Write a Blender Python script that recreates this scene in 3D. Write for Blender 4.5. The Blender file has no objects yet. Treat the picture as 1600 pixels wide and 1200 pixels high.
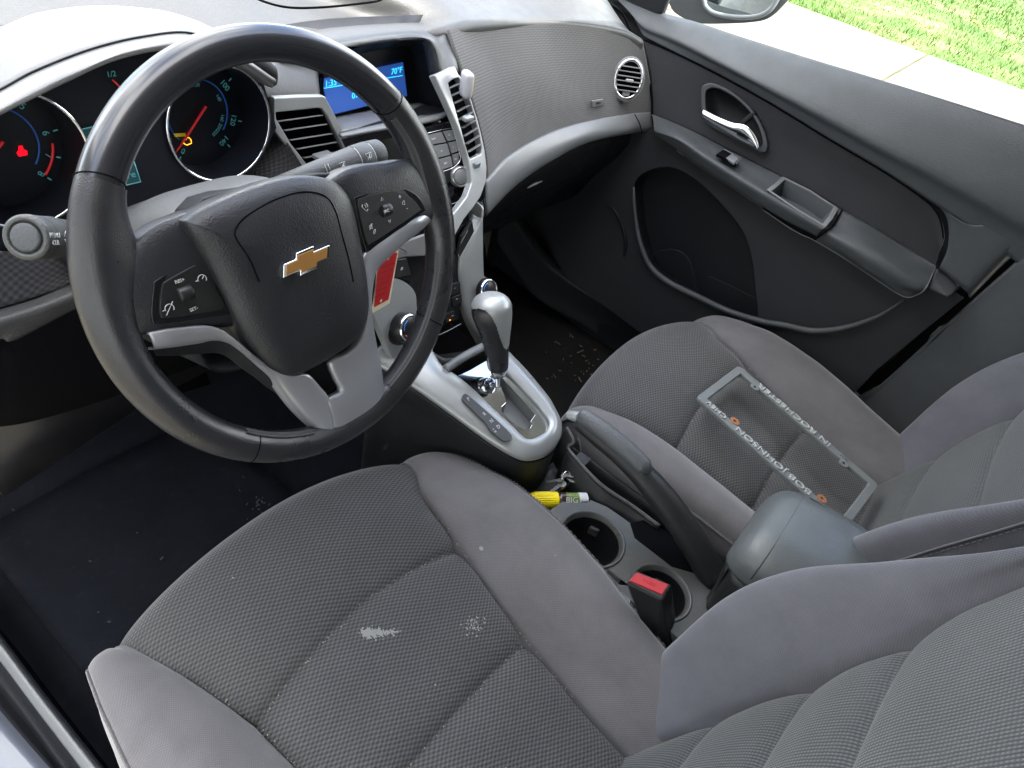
import bpy, bmesh, math, random
from mathutils import Vector, Matrix
from mathutils.geometry import delaunay_2d_cdt
R = math.radians
scene = bpy.context.scene
col = scene.collection
rnd = random.Random(7)

# ------------------------------------------------------------------ camera
CAM = Vector((-.324, -.062, 1.106)); YAW, PIT, ROL = R(61.958), R(41.219), R(15.65); FPX = 1077.0
cy, sy, cp, sp = math.cos(YAW), math.sin(YAW), math.cos(PIT), math.sin(PIT)
FW = Vector((sy*cp, cy*cp, -sp)); r0 = Vector((cy, -sy, 0)); u0 = r0.cross(FW)
RT = r0*math.cos(ROL) + u0*math.sin(ROL); UPV = -r0*math.sin(ROL) + u0*math.cos(ROL)
cam = bpy.data.cameras.new('camera'); cam.sensor_width = 36; cam.lens = FPX/1600*36
cam.clip_start = .02; cam.clip_end = 400
co = bpy.data.objects.new('camera', cam); col.objects.link(co); scene.camera = co
co.matrix_world = Matrix.Translation(CAM) @ Matrix((RT, UPV, -FW)).transposed().to_4x4()

# ------------------------------------------------------------------ light
SUN_EL, SUN_AZ = 52, 180          # azimuth clockwise from +Y, the side the sun stands on
w = bpy.data.worlds.new('World'); scene.world = w; w.use_nodes = True
nt = w.node_tree; nt.nodes.clear()
sky = nt.nodes.new('ShaderNodeTexSky'); sky.sky_type = 'NISHITA'; sky.sun_disc = False
sky.sun_elevation = R(SUN_EL); sky.sun_rotation = R(SUN_AZ)
sky.air_density = 1.0; sky.dust_density = 3.0
bg = nt.nodes.new('ShaderNodeBackground'); bg.inputs[1].default_value = .15
wo = nt.nodes.new('ShaderNodeOutputWorld')
# drifting white cloud over the clear sky
wtc = nt.nodes.new('ShaderNodeTexCoord'); wn = nt.nodes.new('ShaderNodeTexNoise'); wn.inputs['Scale'].default_value = 2.2; wn.inputs['Detail'].default_value = 8; wn.inputs['Roughness'].default_value = .55
wr_ = nt.nodes.new('ShaderNodeMapRange'); wr_.inputs[1].default_value = .44; wr_.inputs[2].default_value = .60
wm = nt.nodes.new('ShaderNodeMix'); wm.data_type = 'RGBA'; wm.inputs[7].default_value = (9.0, 8.9, 8.6, 1)
nt.links.new(wtc.outputs['Generated'], wn.inputs['Vector']); nt.links.new(wn.outputs[0], wr_.inputs[0]); nt.links.new(wr_.outputs[0], wm.inputs[0]); nt.links.new(sky.outputs[0], wm.inputs[6])
nt.links.new(wm.outputs[2], bg.inputs[0]); nt.links.new(bg.outputs[0], wo.inputs[0])
sun = bpy.data.lights.new('sun', 'SUN'); sun.energy = 1.9; sun.angle = R(.6); sun.color = (1, .95, .87)
so = bpy.data.objects.new('sun', sun); col.objects.link(so)
sd = Vector((math.sin(R(SUN_AZ))*math.cos(R(SUN_EL)), math.cos(R(SUN_AZ))*math.cos(R(SUN_EL)), math.sin(R(SUN_EL))))
so.rotation_euler = sd.to_track_quat('Z', 'Y').to_euler(); so.location = sd*20
vs = scene.view_settings; vs.view_transform = 'Standard'; vs.look = 'None'; vs.gamma = 1; vs.exposure = 3.22
vs.use_curve_mapping = False

# ------------------------------------------------------------------ helpers
def U(px, py, ax, v):
    d = FW + RT*((px-800)/FPX) + UPV*((600-py)/FPX)
    if isinstance(ax, str):
        i = 'XYZ'.index(ax); t = (v-CAM[i])/d[i]
    else:
        n = Vector(ax); t = (v-n.dot(CAM))/n.dot(d)
    return CAM + d*t
def us(ax, v, *pts): return [U(p[0], p[1], ax, v if len(p) < 3 else p[2]) for p in pts]
def crl(pts, n, closed=False, corner=None):
    """Catmull-Rom resample of pts into n samples, even in parameter"""
    P = [Vector(p) for p in pts]; m = len(P); out = []
    segs = m if closed else m-1
    for k in range(n):
        t = k*segs/(n if closed else n-1); i = min(int(t), segs-1); f = t-i
        if closed: a, b, c, d = P[(i-1) % m], P[i % m], P[(i+1) % m], P[(i+2) % m]
        else:
            b, c = P[i], P[i+1]
            a = P[i-1] if i > 0 else b*2-c
            d = P[i+2] if i+2 < m else c*2-b
        out.append(.5*((2*b)+(c-a)*f+(2*a-5*b+4*c-d)*f*f+(-a+3*b-3*c+d)*f**3))
    return out
def mesh_obj(name, verts, faces, mat, parent=None, smooth=True, uvs=None):
    me = bpy.data.meshes.new(name); me.from_pydata([tuple(v) for v in verts], [], faces)
    if uvs:
        l = me.uv_layers.new(name='UVMap')
        for poly in me.polygons:
            for li in poly.loop_indices: l.data[li].uv = uvs[me.loops[li].vertex_index]
    if smooth:
        for p in me.polygons: p.use_smooth = True
    me.materials.append(mat)
    o = bpy.data.objects.new(name, me); col.objects.link(o)
    if parent is not None:
        o.parent = parent; o.matrix_parent_inverse = Matrix.Translation(-parent.location)
    return o
def solid(o, t, off=-1):
    m = o.modifiers.new('s', 'SOLIDIFY'); m.thickness = t; m.offset = off; return o
def bev(o, wd, seg=3, ang=35):
    m = o.modifiers.new('b', 'BEVEL'); m.width = wd; m.segments = seg; m.limit_method = 'ANGLE'; m.angle_limit = R(ang)
    m.harden_normals = False
    return o
def grid_faces(nr, nc, wrap=False):
    f = []
    for i in range(nr-1):
        for j in range(nc if wrap else nc-1):
            k = (j+1) % nc
            f.append((i*nc+j, i*nc+k, (i+1)*nc+k, (i+1)*nc+j))
    return f
def sheet_pts(rows, nu, nv):
    A = [crl(r, nu) for r in rows]
    cols = [crl([A[i][j] for i in range(len(A))], nv) for j in range(nu)]
    return [[cols[j][i] for j in range(nu)] for i in range(nv)]
def sheet(name, rows, mat, parent=None, nu=40, nv=20, thick=0, flip=False, raw=False):
    G = rows if raw else sheet_pts(rows, nu, nv)
    nv, nu = len(G), len(G[0])
    # uv in metres
    mi = nv//2; us_ = [0]
    for j in range(1, nu): us_.append(us_[-1]+(G[mi][j]-G[mi][j-1]).length)
    mj = nu//2; vs_ = [0]
    for i in range(1, nv): vs_.append(vs_[-1]+(G[i][mj]-G[i-1][mj]).length)
    V = [p for r in G for p in r]; uv = [(us_[j], vs_[i]) for i in range(nv) for j in range(nu)]
    F = grid_faces(nv, nu)
    if flip: F = [tuple(reversed(f)) for f in F]
    o = mesh_obj(name, V, F, mat, parent, True, uv)
    # orient normals to the camera side so thickness goes behind
    c = G[nv//2][nu//2]
    nrm = (G[nv//2][min(nu//2+1, nu-1)]-G[nv//2][nu//2-1]).cross(G[min(nv//2+1, nv-1)][nu//2]-G[nv//2-1][nu//2])
    if nrm.dot(CAM-c) < 0: o.data.flip_normals()
    if thick: solid(o, thick)
    return o
def poly_plate(name, pts, mat, parent=None, depth=.004, holes=(), bevel=.001, direction=None, seg=3, walls=True):
    """flat plate from a 3D outline (roughly planar), optional holes, extruded away from the camera"""
    pts = [Vector(p) for p in pts]
    c = sum(pts, Vector())/len(pts)
    n = Vector((0, 0, 0))
    for i in range(len(pts)): n += (pts[i]-c).cross(pts[(i+1) % len(pts)]-c)
    n.normalize()
    if direction is not None: n = -Vector(direction).normalized()
    elif n.dot(CAM-c) < 0: n = -n
    e1 = (pts[1]-pts[0]); e1 = (e1-n*e1.dot(n)).normalized(); e2 = n.cross(e1)
    allp = list(pts); loops = [list(range(len(pts)))]
    for h in holes:
        b = len(allp); allp += [Vector(p) for p in h]; loops.append(list(range(b, b+len(h))))
    P2 = [Vector(((p-c).dot(e1), (p-c).dot(e2))) for p in allp]
    edges = [(l[i], l[(i+1) % len(l)]) for l in loops for i in range(len(l))]
    if not holes:
        bm = bmesh.new(); vv = [bm.verts.new(p) for p in allp]; f = bm.faces.new(vv); f.normal_update()
        if f.normal.dot(n) < 0: f.normal_flip()
        bmesh.ops.recalc_face_normals
        if depth:
            ex = bmesh.ops.extrude_face_region(bm, geom=[f]); 
            nv = [g for g in ex['geom'] if isinstance(g, bmesh.types.BMVert)]
            # original face stays; move the new one back
            bmesh.ops.translate(bm, verts=nv, vec=-n*depth)
            bmesh.ops.recalc_face_normals(bm, faces=bm.faces)
    else:
        vo, eo, fo, _, _, _ = delaunay_2d_cdt(P2, edges, [], 0, 1e-6)
        def inside(q, l):
            r = False; m = len(l)
            for i in range(m):
                a, b = P2[l[i]], P2[l[(i+1) % m]]
                if (a.y > q.y) != (b.y > q.y) and q.x < (b.x-a.x)*(q.y-a.y)/(b.y-a.y)+a.x: r = not r
            return r
        V3 = []
        for i, p in enumerate(vo):
            k = min(range(len(P2)), key=lambda q: (P2[q]-p).length)
            V3.append(allp[k] if (P2[k]-p).length < 1e-4 else c+e1*p.x+e2*p.y)
        bm = bmesh.new(); vv = [bm.verts.new(p) for p in V3]
        for f in fo:
            q = sum((vo[i] for i in f), Vector((0, 0)))/len(f)
            if inside(q, loops[0]) and not any(inside(q, l) for l in loops[1:]):
                try: bm.faces.new([vv[i] for i in f])
                except ValueError: pass
        for v in [v for v in bm.verts if not v.link_faces]: bm.verts.remove(v)
        for f in bm.faces:
            f.normal_update()
            if f.normal.dot(n) < 0: f.normal_flip()
        if depth:
            ex = bmesh.ops.extrude_face_region(bm, geom=list(bm.faces))
            nv = [g for g in ex['geom'] if isinstance(g, bmesh.types.BMVert)]
            bmesh.ops.translate(bm, verts=nv, vec=-n*depth)
            bmesh.ops.recalc_face_normals(bm, faces=bm.faces)
    me = bpy.data.meshes.new(name); bm.to_mesh(me); bm.free()
    me.materials.append(mat)
    l = me.uv_layers.new(name='UVMap')
    for poly in me.polygons:
        for li in poly.loop_indices:
            p = me.vertices[me.loops[li].vertex_index].co-c; l.data[li].uv = (p.dot(e1), p.dot(e2))
    o = bpy.data.objects.new(name, me); col.objects.link(o)
    if parent is not None: o.parent = parent; o.matrix_parent_inverse = Matrix.Translation(-parent.location)
    if bevel and depth: bev(o, bevel, seg)
    return o
def pillow(name, outline, mat, parent=None, height=.01, edge=.0, centre=None, n=None, k=14, power=2.5, wall=.01):
    """domed shape: rings from outline (closed list of 3D points) to its centre"""
    O = [Vector(p) for p in outline]; c = Vector(centre) if centre else sum(O, Vector())/len(O)
    if n is None:
        n = Vector()
        for i in range(len(O)): n += (O[i]-c).cross(O[(i+1) % len(O)]-c)
        n.normalize()
        if n.dot(CAM-c) < 0: n = -n
    V = [p-n*wall for p in O]; m = len(O)
    fs = [1-(i/k)**1.6*.999 for i in range(k)]
    for s in fs:
        h = edge+height*(1-s**power)**(1/2.0)
        V += [c+(p-c)*s+n*h for p in O]
    V.append(c+n*(edge+height)); F = grid_faces(k+1, m, True)
    b = k*m
    F += [(b+j, b+(j+1) % m, len(V)-1) for j in range(m)]
    ux = (O[1]-O[0]).normalized(); uy = n.cross(ux)
    uv = [((p-c).dot(ux), (p-c).dot(uy)) for p in V]
    o = mesh_obj(name, V, F, mat, parent, True, uv)
    bm = bmesh.new(); bm.from_mesh(o.data); bmesh.ops.recalc_face_normals(bm, faces=bm.faces); bm.to_mesh(o.data); bm.free()
    return o
def tube(name, pts, rad, mat, parent=None, n=10, closed=False, res=None, flat=1.0, up=None, caps=True):
    P = crl(pts, res or len(pts)*6, closed) if res != 0 else [Vector(p) for p in pts]
    m = len(P); V = []
    rr = rad if isinstance(rad, (list, tuple)) else [rad]*len(pts)
    up = Vector(up) if up else None; prev = None
    for i, p in enumerate(P):
        a = P[(i-1) % m] if closed or i > 0 else p; b = P[(i+1) % m] if closed or i < m-1 else p
        t = (b-a).normalized()
        if up: s = t.cross(up).normalized()
        else:
            if prev is None: s = t.cross(Vector((0, 0, 1)) if abs(t.z) < .9 else Vector((1, 0, 0))).normalized()
            else: s = (prev-t*prev.dot(t)).normalized()
            prev = s
        q = t.cross(s)
        f = i*(len(rr) if closed else len(rr)-1)/(m if closed else max(m-1, 1)); k0 = int(f)
        k1 = (k0+1) % len(rr) if closed else min(k0+1, len(rr)-1)
        r_ = rr[k0 % len(rr)]*(1-f+k0)+rr[k1]*(f-k0)
        for j in range(n):
            an = 2*math.pi*j/n; V.append(p+s*(r_*math.cos(an))+q*(r_*flat*math.sin(an)))
    F = grid_faces(m, n, True)
    if closed: F += [((m-1)*n+j, (m-1)*n+(j+1) % n, (j+1) % n, j) for j in range(n)]
    elif caps: F += [tuple(range(n)), tuple(range(m*n-1, (m-1)*n-1, -1))]
    o = mesh_obj(name, V, F, mat, parent)
    bm = bmesh.new(); bm.from_mesh(o.data); bmesh.ops.recalc_face_normals(bm, faces=bm.faces); bm.to_mesh(o.data); bm.free()
    return o
def lathe(name, centre, axis, prof, mat, parent=None, n=32, ref=None, cap=True):
    """prof: list of (radius, height along axis)"""
    a = Vector(axis).normalized(); s = a.cross(Vector(ref) if ref else (Vector((0, 0, 1)) if abs(a.z) < .9 else Vector((1, 0, 0)))).normalized(); q = a.cross(s)
    c = Vector(centre); V = []
    for r_, h in prof:
        for j in range(n):
            an = 2*math.pi*j/n; V.append(c+a*h+s*(r_*math.cos(an))+q*(r_*math.sin(an)))
    F = grid_faces(len(prof), n, True)
    if cap: F += [tuple(range(n)), tuple(range(len(prof)*n-1, (len(prof)-1)*n-1, -1))]
    o = mesh_obj(name, V, F, mat, parent)
    bm = bmesh.new(); bm.from_mesh(o.data); bmesh.ops.recalc_face_normals(bm, faces=bm.faces); bm.to_mesh(o.data); bm.free()
    bev(o, .0003, 1, 40)
    return o
def box(name, c, size, mat, parent=None, bevel=.002, axes=None, seg=3):
    a = axes or (Vector((1, 0, 0)), Vector((0, 1, 0)), Vector((0, 0, 1)))
    c = Vector(c); V = [c+a[0]*(sx*size[0]/2)+a[1]*(sy_*size[1]/2)+a[2]*(sz*size[2]/2) for sx in (-1, 1) for sy_ in (-1, 1) for sz in (-1, 1)]
    F = [(0, 1, 3, 2), (4, 6, 7, 5), (0, 4, 5, 1), (2, 3, 7, 6), (0, 2, 6, 4), (1, 5, 7, 3)]
    o = mesh_obj(name, V, F, mat, parent, False)
    bm = bmesh.new(); bm.from_mesh(o.data); bmesh.ops.recalc_face_normals(bm, faces=bm.faces); bm.to_mesh(o.data); bm.free()
    if bevel: bev(o, bevel, seg); 
    for p in o.data.polygons: p.use_smooth = bevel > .004
    return o
def bits(name, shapes, mat, parent=None):
    """several tiny closed quads/prisms as one mesh. shapes: list of (verts, faces)"""
    V = []; F = []
    for v, f in shapes:
        b = len(V); V += v; F += [tuple(i+b for i in q) for q in f]
    return mesh_obj(name, V, F, mat, parent, False)
def prism(pts, n, d):
    m = len(pts); v = [Vector(p) for p in pts]+[Vector(p)-Vector(n)*d for p in pts]
    f = [tuple(range(m)), tuple(range(2*m-1, m-1, -1))]+[(i, i+m, (i+1) % m+m, (i+1) % m) for i in range(m)]
    return v, f
def text(name, s, pos, right, up, size, mat, parent=None, depth=.0002, align='CENTER', xs=1.0):
    cu = bpy.data.curves.new(name, 'FONT'); cu.body = s; cu.size = size; cu.extrude = depth; cu.align_x = align; cu.align_y = 'CENTER'
    cu.resolution_u = 3
    t = bpy.data.objects.new('tmp_text', cu); col.objects.link(t)
    dg = bpy.context.evaluated_depsgraph_get(); dg.update()
    me = bpy.data.meshes.new_from_object(t.evaluated_get(dg)); bpy.data.objects.remove(t)
    r_ = Vector(right).normalized(); u_ = Vector(up); u_ = (u_-r_*u_.dot(r_)).normalized()
    M = Matrix.Translation(Vector(pos)) @ Matrix((r_, u_, r_.cross(u_))).transposed().to_4x4()
    me.transform(M @ Matrix.Diagonal((xs, 1, 1, 1))); me.materials.clear(); me.materials.append(mat)
    o = bpy.data.objects.new(name, me); col.objects.link(o)
    if parent is not None: o.parent = parent; o.matrix_parent_inverse = Matrix.Translation(-parent.location)
    return o
def thing(name, loc, label, cat, group=None):
    o = bpy.data.objects.new(name, None); o.empty_display_size = .05; col.objects.link(o); o.location = loc
    o['label'] = label; o['category'] = cat
    if group: o['group'] = group
    return o
def tag(o, label, cat, group=None):
    o['label'] = label; o['category'] = cat
    if group: o['group'] = group
    return o
def struct(o): o['kind'] = 'structure'; return o

# ------------------------------------------------------------------ materials
def mat(name, colr, rough=.5, metal=0, bump=0, bscale=600, coat=0, var=0, vscale=12, emit=0, spec=.5, dirt=0, dirtcol=(.25, .23, .2)):
    m = bpy.data.materials.new(name); m.use_nodes = True; t = m.node_tree; b = t.nodes['Principled BSDF']
    c4 = (*colr, 1); b.inputs['Base Color'].default_value = c4; b.inputs['Roughness'].default_value = rough
    b.inputs['Metallic'].default_value = metal; b.inputs['Coat Weight'].default_value = coat; b.inputs['Coat Roughness'].default_value = .08
    b.inputs['Specular IOR Level'].default_value = spec
    if emit:
        b.inputs['Emission Color'].default_value = c4; b.inputs['Emission Strength'].default_value = emit
    tc = t.nodes.new('ShaderNodeTexCoord')
    last = None
    if var:
        n = t.nodes.new('ShaderNodeTexNoise'); n.inputs['Scale'].default_value = vscale; n.inputs['Detail'].default_value = 6
        t.links.new(tc.outputs['Object'], n.inputs['Vector'])
        mx = t.nodes.new('ShaderNodeMix'); mx.data_type = 'RGBA'
        mx.inputs[6].default_value = (*[x*(1-var) for x in colr], 1); mx.inputs[7].default_value = (*[min(1, x*(1+var)) for x in colr], 1)
        t.links.new(n.outputs[0], mx.inputs[0]); last = mx.outputs[2]
        rr = t.nodes.new('ShaderNodeMapRange'); rr.inputs[1].default_value = .3; rr.inputs[2].default_value = .7
        rr.inputs[3].default_value = max(.02, rough-.08); rr.inputs[4].default_value = min(1, rough+.08)
        n2 = t.nodes.new('ShaderNodeTexNoise'); n2.inputs['Scale'].default_value = vscale*3; n2.inputs['Detail'].default_value = 5
        t.links.new(tc.outputs['Object'], n2.inputs['Vector'])
        t.links.new(n2.outputs[0], rr.inputs[0]); t.links.new(rr.outputs[0], b.inputs['Roughness'])
    if dirt:
        n = t.nodes.new('ShaderNodeTexNoise'); n.inputs['Scale'].default_value = 55; n.inputs['Detail'].default_value = 10; n.inputs['Roughness'].default_value = .75
        t.links.new(tc.outputs['Object'], n.inputs['Vector'])
        rp = t.nodes.new('ShaderNodeMapRange'); rp.inputs[1].default_value = .56; rp.inputs[2].default_value = .8; rp.inputs[3].default_value = 0; rp.inputs[4].default_value = dirt
        t.links.new(n.outputs[0], rp.inputs[0])
        mx = t.nodes.new('ShaderNodeMix'); mx.data_type = 'RGBA'; mx.inputs[7].default_value = (*dirtcol, 1)
        if last: t.links.new(last, mx.inputs[6])
        else: mx.inputs[6].default_value = c4
        t.links.new(rp.outputs[0], mx.inputs[0]); last = mx.outputs[2]
    if last: t.links.new(last, b.inputs['Base Color'])
    if bump:
        v = t.nodes.new('ShaderNodeTexVoronoi'); v.inputs['Scale'].default_value = bscale
        t.links.new(tc.outputs['Object'], v.inputs['Vector'])
        bp = t.nodes.new('ShaderNodeBump'); bp.inputs['Strength'].default_value = bump; bp.inputs['Distance'].default_value = .0006
        t.links.new(v.outputs[0], bp.inputs['Height']); t.links.new(bp.outputs[0], b.inputs['Normal'])
    return m
def weave(name, lo, hi, pu, pv, stagger=True, rough=.85, bump=.6, fine=0, sheen=.3, angle=0, wear=.17):
    """fabric pattern on UV metres: a dot / rib lattice with periods pu, pv"""
    m = bpy.data.materials.new(name); m.use_nodes = True; t = m.node_tree; b = t.nodes['Principled BSDF']
    b.inputs['Roughness'].default_value = rough; b.inputs['Specular IOR Level'].default_value = .18
    b.inputs['Sheen Weight'].default_value = sheen; b.inputs['Sheen Roughness'].default_value = .4
    tc = t.nodes.new('ShaderNodeTexCoord'); mp = t.nodes.new('ShaderNodeMapping'); mp.inputs['Rotation'].default_value = (0, 0, R(angle))
    t.links.new(tc.outputs['UV'], mp.inputs[0])
    nz = t.nodes.new('ShaderNodeTexNoise'); nz.inputs['Scale'].default_value = 25; t.links.new(tc.outputs['UV'], nz.inputs['Vector'])
    sc = t.nodes.new('ShaderNodeVectorMath'); sc.operation = 'SCALE'; sc.inputs[3].default_value = .0025
    t.links.new(nz.outputs[1], sc.inputs[0])
    ad = t.nodes.new('ShaderNodeVectorMath'); t.links.new(mp.outputs[0], ad.inputs[0]); t.links.new(sc.outputs[0], ad.inputs[1])
    sx = t.nodes.new('ShaderNodeSeparateXYZ'); t.links.new(ad.outputs[0], sx.inputs[0])
    def M(op, a, bb=None):
        n = t.nodes.new('ShaderNodeMath'); n.operation = op
        for i, q in enumerate((a, bb)):
            if q is None: continue
            if isinstance(q, (int, float)): n.inputs[i].default_value = q
            else: t.links.new(q, n.inputs[i])
        return n.outputs[0]
    a = M('MULTIPLY', sx.outputs[0], 2*math.pi/pu); bb = M('MULTIPLY', sx.outputs[1], 2*math.pi/pv)
    if stagger:
        h = M('MULTIPLY', M('COSINE', M('MULTIPLY', a, .5)), M('COSINE', M('MULTIPLY', bb, .5)))
        h = M('ABSOLUTE', h) if stagger == 2 else h
        h = M('ADD', M('MULTIPLY', h, .5), .5)
    else:
        h = M('ADD', M('MULTIPLY', M('SINE', a), .5), .5)
        if pv: h = M('MULTIPLY', h, M('ADD', M('MULTIPLY', M('SINE', bb), .25), .75))
    n1 = t.nodes.new('ShaderNodeTexNoise'); n1.inputs['Scale'].default_value = 7; n1.inputs['Detail'].default_value = 12; n1.inputs['Roughness'].default_value = .68
    t.links.new(tc.outputs['UV'], n1.inputs['Vector'])
    n2 = t.nodes.new('ShaderNodeTexNoise'); n2.inputs['Scale'].default_value = 900; n2.inputs['Detail'].default_value = 2
    t.links.new(tc.outputs['UV'], n2.inputs['Vector'])
    mx = t.nodes.new('ShaderNodeMix'); mx.data_type = 'RGBA'; mx.inputs[6].default_value = (*lo, 1); mx.inputs[7].default_value = (*hi, 1)
    t.links.new(h, mx.inputs[0])
    m2 = t.nodes.new('ShaderNodeMix'); m2.data_type = 'RGBA'; m2.blend_type = 'MULTIPLY'; m2.inputs[0].default_value = 1
    rr = t.nodes.new('ShaderNodeMapRange'); rr.inputs[1].default_value = .25; rr.inputs[2].default_value = .75; rr.inputs[3].default_value = 1-wear; rr.inputs[4].default_value = 1+wear
    t.links.new(M('ADD', M('MULTIPLY', n1.outputs[0], .75), M('MULTIPLY', n2.outputs[0], .25)), rr.inputs[0])
    cb = t.nodes.new('ShaderNodeCombineXYZ')
    for i in range(3): t.links.new(rr.outputs[0], cb.inputs[i])
    t.links.new(mx.outputs[2], m2.inputs[6]); t.links.new(cb.outputs[0], m2.inputs[7]); t.links.new(m2.outputs[2], b.inputs['Base Color'])
    bp = t.nodes.new('ShaderNodeBump'); bp.inputs['Strength'].default_value = bump; bp.inputs['Distance'].default_value = .0007
    t.links.new(M('ADD', h, M('MULTIPLY', n2.outputs[0], .4)), bp.inputs['Height']); t.links.new(bp.outputs[0], b.inputs['Normal'])
    return m

M_ = {}
M_['dash'] = mat('soft dash plastic', (.040, .042, .043), .5, bump=.5, bscale=620, var=.16, dirt=.10, dirtcol=(.15, .15, .15))
M_['hood'] = mat('hood plastic', (.12, .122, .122), .45, bump=.3, bscale=700, var=.1)
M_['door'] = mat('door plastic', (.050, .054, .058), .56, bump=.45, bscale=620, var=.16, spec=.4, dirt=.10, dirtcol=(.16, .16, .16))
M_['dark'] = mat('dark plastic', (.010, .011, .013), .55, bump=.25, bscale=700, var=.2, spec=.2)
M_['satin'] = mat('satin grey trim', (.13, .135, .14), .38, bump=.15, bscale=900, var=.08)
M_['black'] = mat('black plastic', (.007, .007, .008), .4, var=.2)
M_['face'] = mat('dial face', (.006, .007, .011), .35, spec=.25)
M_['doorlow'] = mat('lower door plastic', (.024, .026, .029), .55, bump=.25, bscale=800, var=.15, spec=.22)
M_['gloss'] = mat('piano black', (.006, .006, .008), .18, spec=.4)
M_['void'] = mat('black void', (.003, .003, .004), .9, spec=.05)
M_['silver'] = mat('silver paint trim', (.29, .30, .305), .36, metal=.35, var=.05)
M_['silver2'] = mat('satin silver spoke', (.30, .305, .335), .36, metal=.55, var=.05)
M_['chrome'] = mat('chrome', (.8, .82, .85), .08, metal=1)
M_['chromedark'] = mat('smoked chrome', (.45, .47, .5), .05, metal=1)
M_['leather'] = mat('wheel leather', (.015, .015, .018), .31, bump=.3, bscale=900, var=.2, coat=.12)
M_['leather2'] = mat('armrest leather', (.070, .078, .082), .42, bump=.3, bscale=650, var=.12)
M_['rimtop'] = mat('smooth rim leather', (.013, .0135, .017), .25, coat=.2)
M_['pad'] = mat('airbag cover', (.014, .0148, .018), .40, bump=.35, bscale=640, var=.12, spec=.4)
M_['thread'] = mat('black thread', (.045, .045, .048), .6)
M_['greythread'] = mat('grey thread', (.16, .155, .16), .8)
M_['white'] = mat('white print', (.45, .46, .47), .5)
M_['gold'] = mat('gold emblem', (.30, .145, .035), .45, metal=.3)
M_['red'] = mat('red plastic', (.36, .012, .016), .4, emit=.0)
M_['redtag'] = mat('red tag film', (.52, .015, .02), .32)
M_['cream'] = mat('cream edge', (.75, .68, .5), .5)
M_['darkred'] = mat('dark red print', (.15, .01, .012), .5)
M_['yellow'] = mat('yellow cap', (.85, .66, .005), .35)
M_['rust'] = mat('rusty tab', (.28, .11, .045), .7, var=.3, vscale=300)
M_['frame'] = mat('worn zinc frame', (.13, .14, .14), .5, var=.2, vscale=60, bump=.2, bscale=500)
M_['letters'] = mat('pale raised letters', (.36, .37, .36), .5, var=.15, vscale=200)
M_['carpet'] = mat('carpet', (.008, .009, .0125), .95, bump=.8, bscale=900, var=.35, vscale=20, dirt=.07, spec=.08)
M_['matrub'] = mat('floor mat', (.010, .010, .010), .85, bump=.6, bscale=500, var=.3, spec=.1, dirt=.2, dirtcol=(.12, .10, .08))
M_['console'] = mat('console plastic', (.012, .013, .014), .45, bump=.3, bscale=700, var=.2, dirt=.14, spec=.3)
M_['consolet'] = mat('console top plastic', (.055, .056, .055), .45, bump=.3, bscale=700, var=.2, dirt=.3)
M_['bluescreen'] = mat('blue screen', (.025, .08, .32), .3, emit=.08)
M_['cyan'] = mat('cyan glyphs', (.03, .55, .9), .5, emit=.2)
M_['teal'] = mat('teal glyphs', (.05, .21, .23), .5, emit=.035)
M_['tealdim'] = mat('teal panel', (.005, .04, .045), .5, emit=.03)
M_['bluearc'] = mat('blue dial arc', (.008, .06, .25), .5, emit=.03)
M_['needle'] = mat('red needle', (.42, .01, .015), .5, emit=.04)
M_['warnred'] = mat('red warning lamp', (.9, .0, .01), .5, emit=.2)
M_['amber'] = mat('amber lamp', (1, .35, .02), .5, emit=.35)
M_['insert'] = weave('seat mesh insert', (.024, .024, .026), (.094, .093, .091), .0044, .0027, stagger=True, bump=.9)
M_['bolster'] = weave('seat bolster cloth', (.090, .086, .090), (.125, .119, .124), .0020, .0016, stagger=True, bump=.3, sheen=.4, wear=.32)
M_['backins'] = weave('backrest rib insert', (.032, .034, .036), (.110, .115, .116), .0036, .0036, stagger=False, bump=.9, angle=0)
M_['dashfab'] = weave('dash mesh fabric', (.038, .038, .038), (.092, .090, .087), .0034, .0038, stagger=False, bump=.7)
M_['doorfab'] = weave('door insert fabric', (.018, .019, .021), (.038, .039, .042), .0022, .0022, stagger=True, bump=.35, sheen=.15)
M_['kneefab'] = weave('lower dash mesh', (.010, .010, .012), (.035, .035, .038), .0044, .0032, stagger=True, bump=.8)

# ================================================================== OUTSIDE
GZ = -.27
def ground_mat(name, cols, scale, rough=.9, scale2=None):
    m = bpy.data.materials.new(name); m.use_nodes = True; t = m.node_tree; b = t.nodes['Principled BSDF']
    b.inputs['Roughness'].default_value = rough; b.inputs['Specular IOR Level'].default_value = .2
    tc = t.nodes.new('ShaderNodeTexCoord'); n = t.nodes.new('ShaderNodeTexNoise'); n.inputs['Scale'].default_value = scale; n.inputs['Detail'].default_value = 12
    n.inputs['Roughness'].default_value = .7
    t.links.new(tc.outputs['Object'], n.inputs['Vector'])
    r_ = t.nodes.new('ShaderNodeValToRGB'); t.links.new(n.outputs[0], r_.inputs[0])
    els = r_.color_ramp.elements
    els[0].position = .32; els[0].color = (*cols[0], 1); els[1].position = .68; els[1].color = (*cols[-1], 1)
    for i, c_ in enumerate(cols[1:-1]):
        e = els.new(.32+.36*(i+1)/(len(cols)-1)); e.color = (*c_, 1)
    t.links.new(r_.outputs[0], b.inputs['Base Color'])
    bp = t.nodes.new('ShaderNodeBump'); bp.inputs['Strength'].default_value = .4; bp.inputs['Distance'].default_value = .01
    t.links.new(n.outputs[0], bp.inputs['Height']); t.links.new(bp.outputs[0], b.inputs['Normal'])
    return m
mg = ground_mat('lawn soil', [(.03, .07, .01), (.06, .11, .02), (.17, .16, .08)], 1.3)
mc = ground_mat('concrete', [(.085, .079, .056), (.125, .117, .088), (.155, .146, .115)], 3)
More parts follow.
